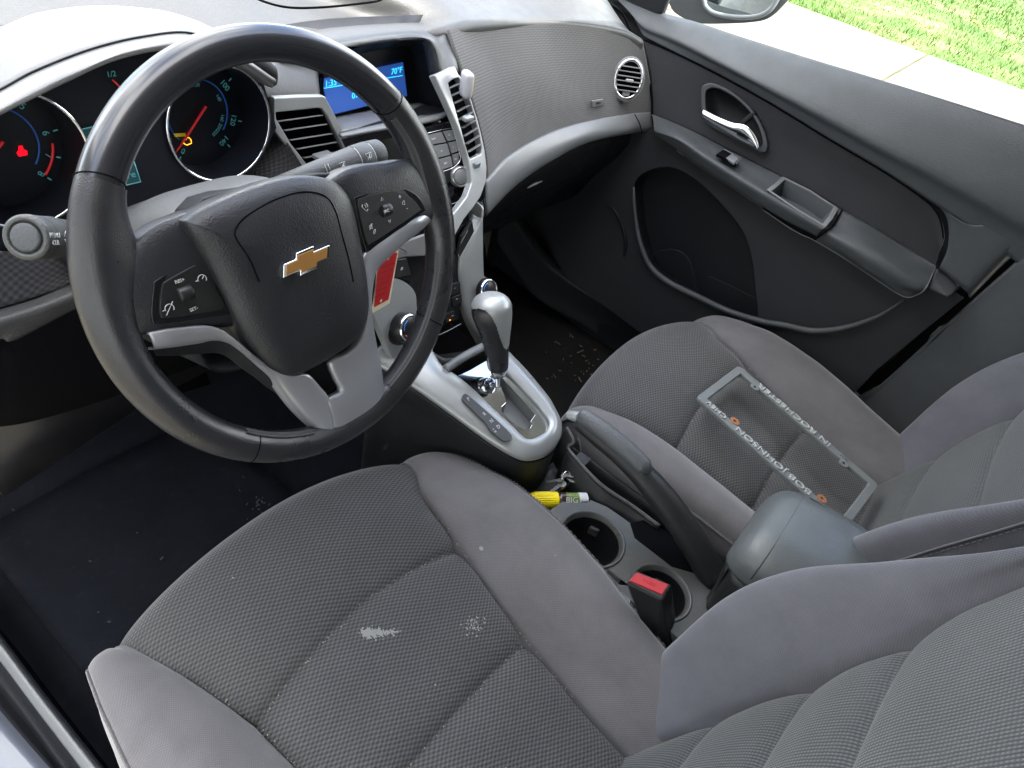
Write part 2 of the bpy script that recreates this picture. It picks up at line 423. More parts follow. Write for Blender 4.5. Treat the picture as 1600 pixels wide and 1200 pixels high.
GP = lambda x, y, z=GZ: U(x, y, 'Z', z)
struct(mesh_obj('ground', [(-60, -60, GZ-.03), (120, -60, GZ-.03), (120, 90, GZ-.03), (-60, 90, GZ-.03)], [(0, 1, 2, 3)], mg, None, False))
# concrete drive: its far edge runs along the lawn as in the photo
e0, e1, e2 = GP(1250, 0), GP(1450, 85), GP(1600, 130)
dirc = (e2-e0).normalized(); far0 = e1-dirc*40; far1 = e1+dirc*40
inw = Vector((-dirc.y, dirc.x, 0)); inw = inw if inw.x < 0 else -inw
joint = (GP(1385, 122)-e1).normalized()
slabs = []
j0 = e1; 
for k in range(-9, 10):
    a = e1+dirc*(k*1.9+.014); b = e1+dirc*((k+1)*1.9-.014)
    a2 = a+joint*18; b2 = b+joint*18
    slabs.append(prism([a+Vector((0, 0, .0)), b, b2, a2], (0, 0, 1), .12))
walk = struct(bits('driveway', slabs, mc))
# lawn blades: one uncountable mass
def grass():
    V = []; F = []; 
    n = inw*-1
    for i in range(80000):
        s = rnd.uniform(-9, 13); t_ = rnd.random()**1.4*13-.06
        p = e1+dirc*s+n*t_
        patch = math.sin(p.x*1.1+2)*math.sin(p.y*1.7+p.x*.4)
        h = rnd.uniform(.025, .065)*(1.0 if patch < .35 else .5)*(1+t_*.02); wv = rnd.uniform(.003, .007)*(1+t_*.10)
        a = rnd.uniform(0, 6.28); dx, dy = math.cos(a)*wv, math.sin(a)*wv
        lx, ly = rnd.gauss(0, .35)*h, rnd.gauss(0, .35)*h
        b = len(V); z = GZ-.03
        V += [(p.x-dx, p.y-dy, z), (p.x+dx, p.y+dy, z), (p.x+lx, p.y+ly, z+h)]; F.append((b, b+1, b+2))
    o = mesh_obj('grass', V, F, ground_mat('grass blade', [(.028, .056, .007), (.055, .095, .015), (.14, .13, .06)], 1.6), None, False)
    o['kind'] = 'stuff'; o['label'] = 'sunlit green lawn beside the concrete drive'; o['category'] = 'grass'
grass()
dp = GP(1517, 47)
dd = thing('dandelion', (dp.x, dp.y, GZ-.03), 'yellow dandelion flowering in the lawn', 'flower')
tube('stem', [dp+Vector((0, 0, -.03)), dp+Vector((.005, 0, .05)), dp+Vector((.01, 0, .09))], .003, mat('dandelion stem', (.1, .2, .03), .7), dd, 6)
fl = []
for i in range(40):
    a = i*2.4; r_ = .010+.014*((i % 5)/5); c = dp+Vector((.01, 0, .09))
    d = Vector((math.cos(a), math.sin(a), .25)); s = Vector((-d.y, d.x, 0))*.004
    fl.append(([c-s, c+s, c+d*r_*1.8+s+Vector((0, 0, .006)), c+d*r_*1.8-s+Vector((0, 0, .006))], [(0, 1, 2, 3)]))
bits('flower_head', fl, M_['yellow'], dd)

# neighbour house seen in the mirror, set close to block the sky on the left
hs = thing('house', (-3.2, -3, GZ), 'pale clapboard house seen in the side mirror, set close to block the left sky', 'house')
M_['siding'] = mat('pale siding', (.62, .62, .6), .7)
box('wall', (-5.4, -3, 1.6), (4, 17, 3.8), M_['siding'], hs, .02)
box('garage_door', (-3.385, -5.5, .95), (.05, 4.2, 2.4), M_['siding'], hs, .01)
for k in range(3): box('panel_line', (-3.355, -5.5, .35+k*.6), (.012, 4.2, .02), M_['satin'], hs, 0)
box('roof', (-5.4, -3, 3.6), (5.0, 17.8, .3), mat('shingle', (.12, .11, .1), .9), hs, .02)

# ================================================================== CAR SHELL
shell = thing('car_shell', (.36, 0, 0), 'car body around the cabin with pale sill at the driver side', 'car body')
M_['paint'] = mat('body paint', (.09, .10, .125), .35, metal=.3, coat=.5)
M_['liner'] = mat('headliner', (.55, .53, .50), .9)
# roof over the cabin and header, left open over the windscreen
sheet('roof', [[(-.40, .27, 1.12), (-.30, .28, 1.18), (.36, .32, 1.21), (1.0, .28, 1.18), (1.08, .27, 1.12)], [(-.44, -.5, 1.16), (-.34, -.5, 1.25), (.36, -.5, 1.30), (1.02, -.5, 1.25), (1.10, -.5, 1.16)], [(-.44, -1.5, 1.12), (-.34, -1.5, 1.2), (.36, -1.5, 1.25), (1.02, -1.5, 1.2), (1.1, -1.5, 1.12)]], M_['liner'], shell, 24, 8, .03)
tube('pillar', [(1.05, .28, 1.13), (1.08, .5, 1.01), (1.1, .95, .86)], .035, M_['liner'], shell, 8)
tube('pillar', [(-.38, .28, 1.13), (-.42, .5, 1.01), (-.42, .95, .86)], .035, M_['liner'], shell, 8)
# passenger B pillar trim, behind the door's rear edge
sheet('door_gap', [us('X', 1.10, (1640, 330), (1590, 372), (1490, 460), (1410, 535), (1330, 605)), us('X', 1.09, (1670, 345), (1625, 385), (1520, 480), (1440, 555), (1360, 630))], M_['void'], shell, 20, 4, .002)  # black sheet stands in for the shade in the gap behind the door
sheet('pillar_trim', [us('X', 1.075, (1650, 355), (1622, 378), (1520, 468), (1440, 542), (1362, 612), (1305, 650)), us('X', 1.06, (1652, 357), (1624, 381), (1522, 471, 1.065), (1442, 545, 1.07), (1364, 615, 1.075), (1306, 652, 1.08)),
                us('X', 1.05, (1665, 380), (1550, 480, 1.06), (1460, 560, 1.065), (1385, 630, 1.07), (1320, 665, 1.075)),
                us('X', 1.04, (1800, 500, 1.02), (1680, 600, 1.02), (1600, 680, 1.02), (1500, 760, 1.03), (1420, 800, 1.03))], M_['door'], shell, 30, 12, .01)
tube('door_seal', us('X', 1.075, (1640, 335), (1600, 368), (1500, 456), (1420, 528), (1345, 596), (1300, 615)), .008, M_['void'], shell, 8)
# floors
struct(sheet('floor', [[(-.34, 1.3, .25), (.15, 1.3, .28), (.36, 1.3, .3), (.6, 1.3, .28), (1.12, 1.3, .25)], [(-.34, .95, .12), (.1, .95, .1), (.36, .95, .12), (.6, .95, .1), (1.12, .95, .1)],
       [(-.34, .8, .0), (.1, .8, .0), (.36, .8, .02), (.6, .8, .0), (1.12, .8, .0)], [(-.34, 0, -.01), (.1, 0, -.01), (.36, 0, 0), (.6, 0, -.01), (1.12, 0, -.01)],
       [(-.34, -1.3, 0), (.1, -1.3, 0), (.36, -1.3, 0), (.6, -1.3, 0), (1.12, -1.3, 0)]], M_['carpet'], None, 20, 40, .02))
fm = sheet('floor_mat', [[(.56, .86, .03), (.78, .87, .03), (1.12, .86, .03)], [(.56, .55, .012), (.78, .55, .012), (1.11, .55, .012)], [(.58, .2, .012), (.78, .2, .012), (1.11, .2, .012)]], M_['matrub'], None, 16, 16, .006)
tag(fm, 'black mat with leaf litter in the passenger footwell', 'floor mat', 'cabin floor mats')
fm = sheet('floor_mat', [[(-.22, .86, .03), (0, .87, .03), (.18, .86, .03)], [(-.22, .55, .012), (0, .55, .012), (.2, .55, .012)], [(-.2, .2, .012), (0, .2, .012), (.2, .2, .012)]], M_['carpet'], None, 16, 16, .006)
tag(fm, 'dark scuffed mat in the driver footwell beside the sill', 'floor mat', 'cabin floor mats')
# litter in the passenger footwell
lit = []
for i in range(48):
    x = rnd.gauss(935, 22); y = rnd.gauss(572, 20); 
    if i < 22: x = rnd.uniform(850, 980); y = rnd.uniform(520, 640)
    p = U(x, y, 'Z', .022); a = rnd.uniform(0, 3.1); L = rnd.uniform(.001, .006)*(1 if i > 6 else 2); d = Vector((math.cos(a), math.sin(a), rnd.uniform(-.1, .3)))*L; s = Vector((-d.y, d.x, 0)).normalized()*rnd.uniform(.0006, .0016)
    lit.append(prism([p-d-s, p+d-s, p+d+s, p-d+s], (0, 0, 1), .0006))
lo = bits('leaf_litter', lit, mat('dry litter', (.15, .095, .05), .8, var=.5, vscale=90)); lo['kind'] = 'stuff'; lo['label'] = 'dry leaf crumbs scattered on the passenger floor mat'; lo['category'] = 'litter'
lit = []
for i in range(60):
    x = rnd.uniform(20, 420); y = rnd.uniform(640, 1080)
    if i < 14: x = rnd.gauss(400, 8); y = rnd.gauss(790, 9)
    elif i < 26: x = rnd.gauss(183, 12); y = rnd.gauss(685, 16)
    if x > 330 and y > 850: continue
    p = U(x, y, 'Z', .02); a = rnd.uniform(0, 3.1); L = rnd.uniform(.001, .0035); d = Vector((math.cos(a), math.sin(a), 0))*L; s = Vector((-d.y, d.x, 0)).normalized()*rnd.uniform(.0005, .0012)
    lit.append(prism([p-d-s, p+d-s, p+d+s, p-d+s], (0, 0, 1), .0004))
lo = bits('dust_specks', lit, mat('dust', (.06, .06, .065), .8)); lo['kind'] = 'stuff'; lo['label'] = 'pale dust specks on the driver floor'; lo['category'] = 'dust'
# driver sill
G = us('Z', .115, (-200, 770), (-60, 945), (0, 1022), (60, 1102), (135, 1200), (230, 1330))
G2 = us('Z', .115, (-200, 748), (-60, 922), (0, 998), (66, 1086), (156, 1200), (250, 1320))
lo_ = [Vector((p.x+.03, p.y, .02)) for p in G2]
sheet('sill_flank', [[p+Vector((.014, 0, -.11)) for p in G2], [p+Vector((.003, 0, -.004)) for p in G2]], M_['carpet'], shell, 30, 6, .003)
struct_sill = sheet('sill', [[p+Vector((.001, 0, -.004)) for p in G2], [(a+b)/2+Vector((0, 0, .004)) for a, b in zip(G, G2)], [p+Vector((-.004, 0, -.01)) for p in G]], M_['satin'], shell, 30, 14, .003)
G3 = us('Z', .10, (-200, 830), (-60, 1035), (0, 1110), (60, 1180), (100, 1225), (160, 1300))
sheet('sill_seal', [[p+Vector((0, 0, -.012)) for p in G], us('Z', .085, (-200, 800), (-60, 990), (0, 1065), (50, 1130), (105, 1205), (190, 1310)), G3], M_['dark'], shell, 30, 8, .003)
G4 = us('Z', .06, (-400, 1000), (-260, 1150), (-150, 1250), (-60, 1330), (0, 1400), (60, 1480))
sheet('outer_sill', [[p+Vector((0, 0, .0)) for p in G3], [(a+b)/2+Vector((0, 0, .012)) for a, b in zip(G3, G4)], G4], M_['paint'], shell, 30, 10, .003)
# passenger sill trim curving up toward the dash
a = us('Z', .15, (800, 330, .30), (830, 380, .24), (860, 415, .19), (903, 449, .155), (956, 480), (1020, 513), (1120, 560))
b = us('Z', .07, (780, 350, .26), (815, 405, .18), (850, 448, .12), (912, 484, .08), (985, 530), (1040, 560), (1120, 600))
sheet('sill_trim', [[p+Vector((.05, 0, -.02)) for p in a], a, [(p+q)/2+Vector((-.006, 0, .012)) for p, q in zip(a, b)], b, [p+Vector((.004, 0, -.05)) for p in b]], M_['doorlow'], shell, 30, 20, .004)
# cowl side / footwell wall behind the sill trim
sheet('footwell_wall', [[(1.13, 1.25, .8), (1.13, .6, .8), (1.13, .55, .6)], [(1.13, 1.25, -.05), (1.13, .6, -.05), (1.13, .5, -.05)]], M_['dark'], shell, 4, 4, .01)
sheet('side_wall', [[(1.115, .9, .30), (1.10, .5, .16), (1.10, 0, .13), (1.10, -1, .13)], [(1.12, .9, -.05), (1.11, .5, -.05), (1.11, 0, -.05), (1.11, -1, -.05)]], M_['dark'], shell, 10, 6, .01)
# unseen rear of the cabin, added to block light from behind the front seats
sheet('rear_wall', [[(-.36, -1.4, 1.25), (1.12, -1.4, 1.25)], [(-.36, -1.5, 0), (1.12, -1.5, 0)]], M_['liner'], shell, 4, 4, .02)
sheet('rear_side', [[(1.05, -.34, 1.2), (1.05, -1.4, 1.22)], [(1.10, -.34, .86), (1.10, -1.4, .9)], [(1.12, -.30, 0), (1.12, -1.45, 0)]], M_['dark'], shell, 10, 8, .02)
sheet('rear_side', [[(-.32, -.42, 1.2), (-.32, -1.4, 1.22)], [(-.37, -.42, .86), (-.37, -1.4, .9)], [(-.38, -.40, 0), (-.38, -1.45, 0)]], M_['dark'], shell, 10, 8, .02)
sheet('firewall', [[(-.5, 1.2, .8), (.36, 1.2, .8), (1.2, 1.2, .8)], [(-.5, 1.15, 0), (.36, 1.15, 0), (1.2, 1.15, 0)]], M_['void'], shell, 8, 4, .01)
# ================================================================== DASHBOARD
dash = thing('dashboard', (.36, .75, .5), 'grey car dashboard with hood over the gauges and mesh fabric panel before the passenger', 'dashboard')
# upper pad: from windscreen side to its near edges
nearrow = us('Y', .66, (300, 95, .66), (430, 92, .66), (520, 92, .655), (600, 60, .70), (697, 46, .655), (745, 34, .65), (840, 30, .655), (920, 36, .625), (975, 47, .595), (1004, 62, .575))
top_rows = [[Vector((x, 1.35, .93)) for x in (-.5, -.2, .05, .2, .36, .5, .65, .85, 1.0, 1.12)],
            [Vector((x, 1.05, .905)) for x in (-.5, -.2, .05, .2, .36, .5, .65, .85, 1.0, 1.12)],
            [Vector((x, .85, .87-.02*(x > .9))) for x in (-.45, -.2, .05, .2, .36, .48, .62, .80, .98, 1.10)],
            [p+Vector((0, .05, .012)) for p in nearrow], nearrow, [p+Vector((0, -.003, -.02)) for p in nearrow]]
top_rows[3][0] = Vector((-.40, .74, .83)); top_rows[4][0] = Vector((-.40, .68, .79)); top_rows[5][0] = Vector((-.4, .66, .77))
top_rows[3][1] = Vector((.02, .72, .81)); top_rows[4][1] = Vector((.03, .67, .79)); top_rows[5][1] = Vector((.03, .66, .77))
sheet('upper_pad', top_rows, M_['dash'], dash, 80, 30, .004)
# storage lid line on the dash top
ln = us('Z', .868, (380, -8), (410, 8), (450, 18), (500, 18), (560, 12), (594, 6), (600, -4), (592, -14))
tube('lid_seam', [p+Vector((0, 0, .004)) for p in ln], .0012, M_['void'], dash, 6)
# instrument hood: crown, front lip, underside
crown = us('Y', .68, (-230, 150, .66), (-120, 75, .66), (0, 42, .67), (60, 20, .68), (150, 12, .69), (250, 24, .68), (305, 48, .66), (370, 80, .63), (425, 112, .61))
seam = us('Y', .565, (-260, 330, .55), (-130, 210, .56), (0, 140, .57), (60, 108, .575), (150, 74, .58), (230, 56, .58), (300, 52, .58), (370, 82, .58), (424, 116, .585))
lip = us('Y', .545, (-270, 380, .53), (-140, 250, .54), (0, 174, .545), (60, 144, .55), (110, 120, .555), (190, 86, .56), (280, 72, .56), (365, 92, .565), (428, 132, .575))
und = [p+Vector((0, .06, -.012)) for p in lip]
mid1 = [(a*.55+b*.45)+Vector((0, 0, .012)) for a, b in zip(crown, seam)]
back = [p+Vector((0, .10, -.05)) for p in crown]
sheet('hood_crown', [back, crown, mid1, seam], M_['hood'], dash, 60, 24, .003)
sheet('hood_lip', [[p+Vector((0, .0004, -.0006)) for p in seam], [(a+b)/2+Vector((0, -.006, .001)) for a, b in zip(seam, lip)], lip, [p+Vector((0, .008, -.006)) for p in lip], und, [p+Vector((0, .09, -.02)) for p in und]], M_['hood'], dash, 60, 24, .002)
tube('hood_seam', [p+Vector((0, -.0005, .0004)) for p in seam], .0008, M_['dark'], dash, 6)
# small dark end of the hood over the right gauge
tube('hood_tip', us('Y', .585, (330, 100), (370, 90), (400, 98), (420, 112), (425, 128, .59)), [.004, .007, .009, .009, .006], M_['dark'], dash, 12)
# textured panel between hood and screen
sheet('middle_panel', [us('Y', .66, (360, 70), (430, 82), (500, 85)), us('Y', .63, (380, 100), (440, 110), (497, 112)), us('Y', .61, (400, 145), (432, 152), (500, 150)), us('Y', .62, (400, 175), (432, 172), (500, 168))], M_['dash'], dash, 20, 16, .004)
# dark backing behind vents and screen
sheet('backing', [[(-.20, .70, .86), (.1, .72, .80), (.36, .72, .80), (.52, .70, .80)], [(-.2, .70, .60), (.1, .70, .60), (.36, .62, .5), (.48, .60, .5)], [(-.2, .66, .3), (.1, .66, .35), (.36, .60, .3), (.48, .56, .3)]], M_['black'], dash, 10, 10, .01)
# lower driver dash: mesh knee panel, border and smooth panel
sheet('knee_mesh', [us('Y', .58, (-60, 385), (0, 392), (60, 395), (110, 390), (180, 385)), us('Y', .565, (-60, 430), (0, 432), (60, 430), (110, 425), (180, 418)), us('Y', .555, (-60, 492), (0, 480), (60, 462), (112, 441), (180, 415))], M_['kneefab'], dash, 24, 12, .004)
sheet('knee_panel', [us('Y', .553, (-60, 496), (0, 483), (60, 465), (114, 443), (180, 420)), us('Y', .54, (-60, 520), (0, 505), (60, 486), (120, 462), (180, 440)), us('Y', .55, (-60, 550), (0, 530), (25, 531), (125, 480), (180, 465))], M_['dash'], dash, 24, 12, .004)
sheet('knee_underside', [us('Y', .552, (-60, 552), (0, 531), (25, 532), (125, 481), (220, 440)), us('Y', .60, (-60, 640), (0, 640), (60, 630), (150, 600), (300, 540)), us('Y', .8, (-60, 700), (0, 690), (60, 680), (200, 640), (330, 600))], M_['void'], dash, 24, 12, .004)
sheet('lower_mesh', [us('Y', .62, (372, 272), (400, 240), (424, 205)), us('Y', .60, (400, 290), (440, 250), (448, 222)), us('Y', .59, (440, 300), (475, 280), (474, 262))], M_['kneefab'], dash, 12, 12, .004)

# passenger fabric panel
frows = [us('Y', .655, (700, 47, .645), (745, 35), (840, 30), (920, 36, .624), (975, 47, .594), (1004, 62, .574)),
         us('Y', .63, (717, 98, .612), (770, 80, .63), (855, 72, .63), (930, 74, .605), (980, 85, .58), (1012, 105, .56)),
         us('Y', .60, (738, 160, .58), (792, 136, .60), (868, 120, .60), (935, 115, .585), (985, 122, .565), (1018, 142, .548)),
         us('Y', .575, (757, 235, .55), (800, 195, .575), (870, 165, .575), (935, 152, .568), (985, 153, .553), (1019, 165, .54)),
         us('Y', .56, (762, 287, .53), (802, 243, .55), (868, 209, .558), (930, 190, .553), (980, 181, .545), (1019, 177, .535))]
sheet('fabric_panel', frows, M_['dashfab'], dash, 80, 60, .004)
# satin arc trim under it
u1 = us('Y', .55, (760, 288, .525), (800, 246, .545), (865, 210, .553), (925, 192, .548), (985, 181, .54), (1018, 178, .532))
u2 = us('Y', .545, (760, 320, .515), (803, 274, .532), (860, 237, .538), (920, 211, .535), (985, 200, .53), (1020, 196, .524))
u3 = us('Y', .55, (759, 338, .52), (805, 291, .537), (858, 254, .542), (920, 223, .54), (990, 208, .534), (1022, 205, .527))
u4 = [p+Vector((0, .03, -.012)) for p in u3]
sheet('arc_trim', [[p+Vector((0, .006, .002)) for p in u1], u1, u2, u3, u4], M_['satin'], dash, 60, 20, .003)
for (x1, y1, x2, y2) in ((992, 179, 1003, 208), (752, 300, 757, 340)):
    tube('trim_gap', us('Y', .531, (x1, y1), ((x1+x2)/2+2, (y1+y2)/2, .524), (x2, y2)), .001, M_['void'], dash, 6)
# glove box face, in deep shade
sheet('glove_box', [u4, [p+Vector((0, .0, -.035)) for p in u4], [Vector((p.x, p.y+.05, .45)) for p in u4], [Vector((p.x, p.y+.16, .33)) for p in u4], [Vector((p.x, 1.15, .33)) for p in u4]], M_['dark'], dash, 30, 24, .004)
tube('glove_handle', us('Y', .56, (824, 294), (835, 288), (847, 283)), [.001, .003, .001], M_['satin'], dash, 8)
# badge on the fabric
bc = us('Y', .558, (925, 158), (943, 155), (944, 164), (926, 168))
poly_plate('badge', bc, M_['satin'], dash, .003, bevel=.0008)
text('badge_text', 'AIRBAG', (bc[0]+bc[2])/2+Vector((-.0002, -.0008, 0)), bc[1]-bc[0], bc[0]-bc[3], .0055, M_['dark'], dash)

# round air vent at the passenger end
def fit_basis(c, n):
    n = Vector(n).normalized(); e1 = Vector((0, 0, 1)).cross(n).normalized(); return e1, n.cross(e1), n
vc = U(982, 124, 'Y', .556); e1, e2, n = fit_basis(vc, (-.62, -.74, .28))
vent = thing('air_vent', vc, 'round chrome ringed air vent at the far end of the dashboard', 'air vent', 'air vents of the dashboard')
def circ(c, e1, e2, a, b=None, n=48, h=Vector()): return [c+h+e1*(a*math.cos(2*math.pi*i/n))+e2*((b or a)*math.sin(2*math.pi*i/n)) for i in range(n)]
RV = .0345; RVx = .028
tube('bezel', circ(vc, e1, e2, RVx, RV), .0032, M_['chrome'], vent, 10, True, 0)
poly_plate('duct', circ(vc, e1, e2, RVx, RV, h=n*-.002), M_['void'], vent, .02, bevel=0)
tube('rim', circ(vc, e1, e2, RVx+.004, RV+.004, h=n*-.002), .0025, M_['satin'], vent, 8, True, 0)
for k in range(-3, 3):
    z = k*.0085+.005; hw = RVx*math.sqrt(max(.05, 1-(z/RV)**2))-.001
    c = vc+e2*z+n*.001
    box('slat', c, (hw*2, .0022, .011), M_['satin'], vent, .0006, (e1, e2, n), 2)
box('adjuster', vc+e2*-.002+n*.006, (.016, .006, .006), M_['silver'], vent, .002, (e1, e2, n))
box('wheel_tab', vc+e2*-.026+n*.001, (.014, .008, .006), M_['satin'], vent, .001, (e1, e2, n))

# ------------------------------------------------------------------ instrument cluster
clu = thing('instrument_cluster', (0, .6, .74), 'instrument cluster with two chrome ringed dials, red needles and teal readout', 'instrument cluster')
RG, RL = .0608, .0600; NC = Vector((0, -.995, .10)).normalized(); E1 = Vector((1, 0, 0)); E2 = NC.cross(E1)*1
if E2.z < 0: E2 = -E2
gc = U(345, 195, 'Y', .59); gl = U(30, 252, 'Y', .59)
PC = NC.dot(gc)
def CLU(px, py, h=0): return U(px, py, NC, PC+h)
gl = CLU(28, 252)
poly_plate('face_panel', [CLU(*q, -.004) for q in ((-170, 330), (-90, 200), (30, 110), (220, 60), (400, 90), (432, 200), (390, 285), (100, 380), (-100, 440))], M_['face'], clu, .003, [circ(q, E1, E2, RR-.001, h=NC*-.004) for q, RR in ((gc, RG), (gl, RL))], bevel=0)
poly_plate('housing_back', [CLU(*q, -.05) for q in ((-170, 330), (-90, 200), (30, 110), (220, 60), (400, 90), (450, 200), (400, 300), (100, 390), (-100, 440))], M_['face'], clu, .003, bevel=0)
def dial(c, rad, labels, inner, redzone, needle_to, unit):
    poly_plate('gauge', circ(c, E1, E2, rad-.002, h=NC*-.042), M_['face'], clu, .004, bevel=0)
    tube('gauge_ring', circ(c, E1, E2, rad, h=NC*.001), .0016, M_['chrome'], clu, 10, True, 0)
    lathe('gauge_wall', c, NC, [(rad-.003, -.042), (rad-.001, .001)], M_['face'], clu, 64, cap=False)
    c = c-NC*.0415; rad = rad*.98
    def pt(a, r_, h=.0006): return c+E1*(math.sin(a)*r_)+E2*(math.cos(a)*r_)+NC*h
    for lab, a in labels:
        rr = pt(a, rad*.74); rt = pt(a+.01, 1)-pt(a, 1); 
        text('numeral', lab, rr, rt, pt(a, 2)-pt(a, 1), .0088, M_['teal'], clu)
        q = [pt(a-.012, rad*.86), pt(a+.012, rad*.86), pt(a+.012, rad*.93), pt(a-.012, rad*.93)]
        poly_plate('tick', q, M_['teal'], clu, .0004, bevel=0)
    for lab, a in inner:
        text('numeral', lab, pt(a, rad*.50), pt(a+.01, 1)-pt(a, 1), pt(a, 2)-pt(a, 1), .0056, M_['teal'], clu)
    arc = [pt(R(-130+i*260/60), rad*.60) for i in range(61)]
    tube('dial_arc', arc, .0008, M_['bluearc'], clu, 6, res=0)
    if redzone:
        tube('red_zone', [pt(redzone[0]+(redzone[1]-redzone[0])*i/14, rad*.80, .001) for i in range(15)], .0011, M_['needle'], clu, 6, res=0)
    tube('needle', [c+NC*.005+(c-needle_to)*.22, (c+needle_to)/2+NC*.005, needle_to+NC*.004], [.0013, .0012, .0006], M_['needle'], clu, 8)
    return pt
A = lambda c, px, py: math.atan2((CLU(px, py, -.0415)-c).dot(E1), (CLU(px, py, -.0415)-c).dot(E2))
dial(gc, RG, [('100', A(gc, 333, 152)), ('120', A(gc, 352, 185)), ('140', A(gc, 352, 222)), ('80', A(gc, 312, 140)), ('60', A(gc, 280, 150)), ('40', A(gc, 262, 180)), ('20', A(gc, 262, 215)), ('0', A(gc, 280, 250))],
     [('80', A(gc, 294, 158)), ('120', A(gc, 308, 160)), ('140', A(gc, 321, 168)), ('160', A(gc, 331, 181)), ('200', A(gc, 337, 195)), ('220', A(gc, 338, 210))], None, CLU(272, 236, -.0415), 'mph')
dial(gl, RL, [('5', A(gl, 19, 190)), ('6', A(gl, 55, 212)), ('7', A(gl, 76, 243)), ('8', A(gl, 78, 280)), ('4', A(gl, -20, 195)), ('3', A(gl, -50, 230))], [], (A(gl, 73, 224), A(gl, 88, 283)), CLU(-40, 275, -.0415), 'rpm')
# the needle seen in the photo crosses the lower left of the right dial
# centre readout
def frame_lines(pts, r_=.0006, mt='teal'): tube('readout_line', [CLU(*p, .0008) for p in pts], r_, M_[mt], clu, 6, res=0)
poly_plate('readout', [CLU(128, 202, -.0015), CLU(188, 188, -.0015), CLU(220, 283, -.0015), CLU(160, 300, -.0015)], M_['tealdim'], clu, .001, bevel=0)
frame_lines([(128, 202), (190, 187)]); frame_lines([(208, 248), (220, 284), (160, 298)])
text('readout_text', 'are', CLU(202, 274, .0005), E1, E2, .010, M_['teal'], clu)
# belt warning, check engine lamp, fuel mark
wb = CLU(34, 236, -.0405); s_ = .0045
poly_plate('warning_lamp', [wb+E1*a*s_+E2*b*s_ for a, b in ((-.8, -1), (.8, -1), (1, -.2), (.4, .3), (.45, 1), (-.2, 1.1), (-.5, .3), (-1, -.2))], M_['warnred'], clu, .0006, bevel=0)
ce = CLU(293, 221, -.0405)
tube('engine_lamp', [ce+E1*a*.0048+E2*b*.0042 for a, b in ((-1, -.3), (-.8, .5), (-.2, .6), (-.2, 1), (.5, .9), (.9, .3), (.9, -.7), (-.3, -.9))], .0005, M_['amber'], clu, 5, True, 0)
q = [CLU(x_, y_, -.040) for x_, y_ in ((271, 209), (290, 208), (290, 213), (274, 214))]
poly_plate('turn_reminder', q, M_['yellow'], clu, .0006, bevel=0)
text('fuel_numeral', '1/2', CLU(174, 116, -.002), E1, E2, .007, M_['teal'], clu)
tube('fuel_needle', [CLU(176, 125, -.002), CLU(200, 148, -.002)], .0008, M_['needle'], clu, 6)

# ------------------------------------------------------------------ steering column
colm = thing('steering_column', (0, .5, .70), 'grey steering column shroud behind the wheel', 'steering column')
def colsec(y, cx, cz, hw, hh, n=28):
    out = []
    for i in range(n+1):
        a = math.pi*1.15 - i*math.pi*1.3/n
        ca, sa = math.cos(a), math.sin(a)
        out.append(Vector((cx+hw*abs(ca)**.6*(1 if ca > 0 else -1), y, cz+hh*abs(sa)**.75*(1 if sa > 0 else -1))))
    return out
sheet('shroud', [colsec(.40, .008, .700, .070, .062), colsec(.44, .010, .712, .076, .062), colsec(.50, .014, .697, .080, .055), colsec(.57, .030, .655, .088, .050), colsec(.62, .035, .63, .088, .045)], M_['hood'], colm, 60, 24, .003)
sheet('shroud_lower', [[Vector((x, y, z)) for x, y, z in r] for r in (
      [(-.07, .395, .67), (-.05, .40, .62), (0, .405, .60), (.05, .40, .62), (.09, .395, .67)], [(-.10, .60, .68), (-.07, .58, .58), (0, .58, .55), (.07, .58, .58), (.10, .60, .68)])], M_['dark'], colm, 24, 8, .003)
# turn-signal stalk on the left
kc = U(41, 371, 'Y', .415); kr = U(215, 372, 'Y', .47); ax = (kc-kr).normalized()
st = thing('multifunction_stalk', kr, 'lamp stalk with round end button marked MENU CLR sticking out left of the wheel', 'stalk', 'stalks on the steering column')
ax = (ax*.8 + (CAM-kc).normalized()*.25).normalized()
L = (kc-kr).length
lathe('lever', kc, ax, [(.008, -L*.95), (.0115, -L*.6), (.0145, -.034), (.0152, -.030), (.0152, -.006), (.0158, -.004), (.0155, .0), (.0135, .0015), (.0115, .0012), (.0112, -.001)], M_['dash'], st, 40)
lathe('end_button', kc, ax, [(.0098, -.003), (.0098, .0012), (.0088, .0022), (.001, .0026)], M_['door'], st, 32)
for q in (-.0118, -.030): lathe('band_groove', kc, ax, [(.01535, q-.0003), (.01545, q), (.01535, q+.0003)], M_['black'], st, 40, cap=False)
tn = (CAM-kc); tn = (tn-ax*tn.dot(ax)).normalized(); up_ = ax.cross(tn); up_ = up_ if up_.z > 0 else -up_
rt_ = -ax
text('stalk_text', 'MENU', kc-ax*.0065+tn*.0155+up_*.0015, rt_, up_, .0048, M_['white'], st)
text('stalk_text', 'CLR', kc-ax*.0065+tn*.0155-up_*.0035, rt_, up_, .0048, M_['white'], st)
for sgn in (1, -1):
    b0 = kc-ax*.021+tn*.0157+up_*(sgn*.0012)
    tube('arrow_mark', [b0-rt_*.0028, b0+rt_*.0028, b0+up_*.0035*sgn], .0003, M_['white'], st, 4, True, 0)
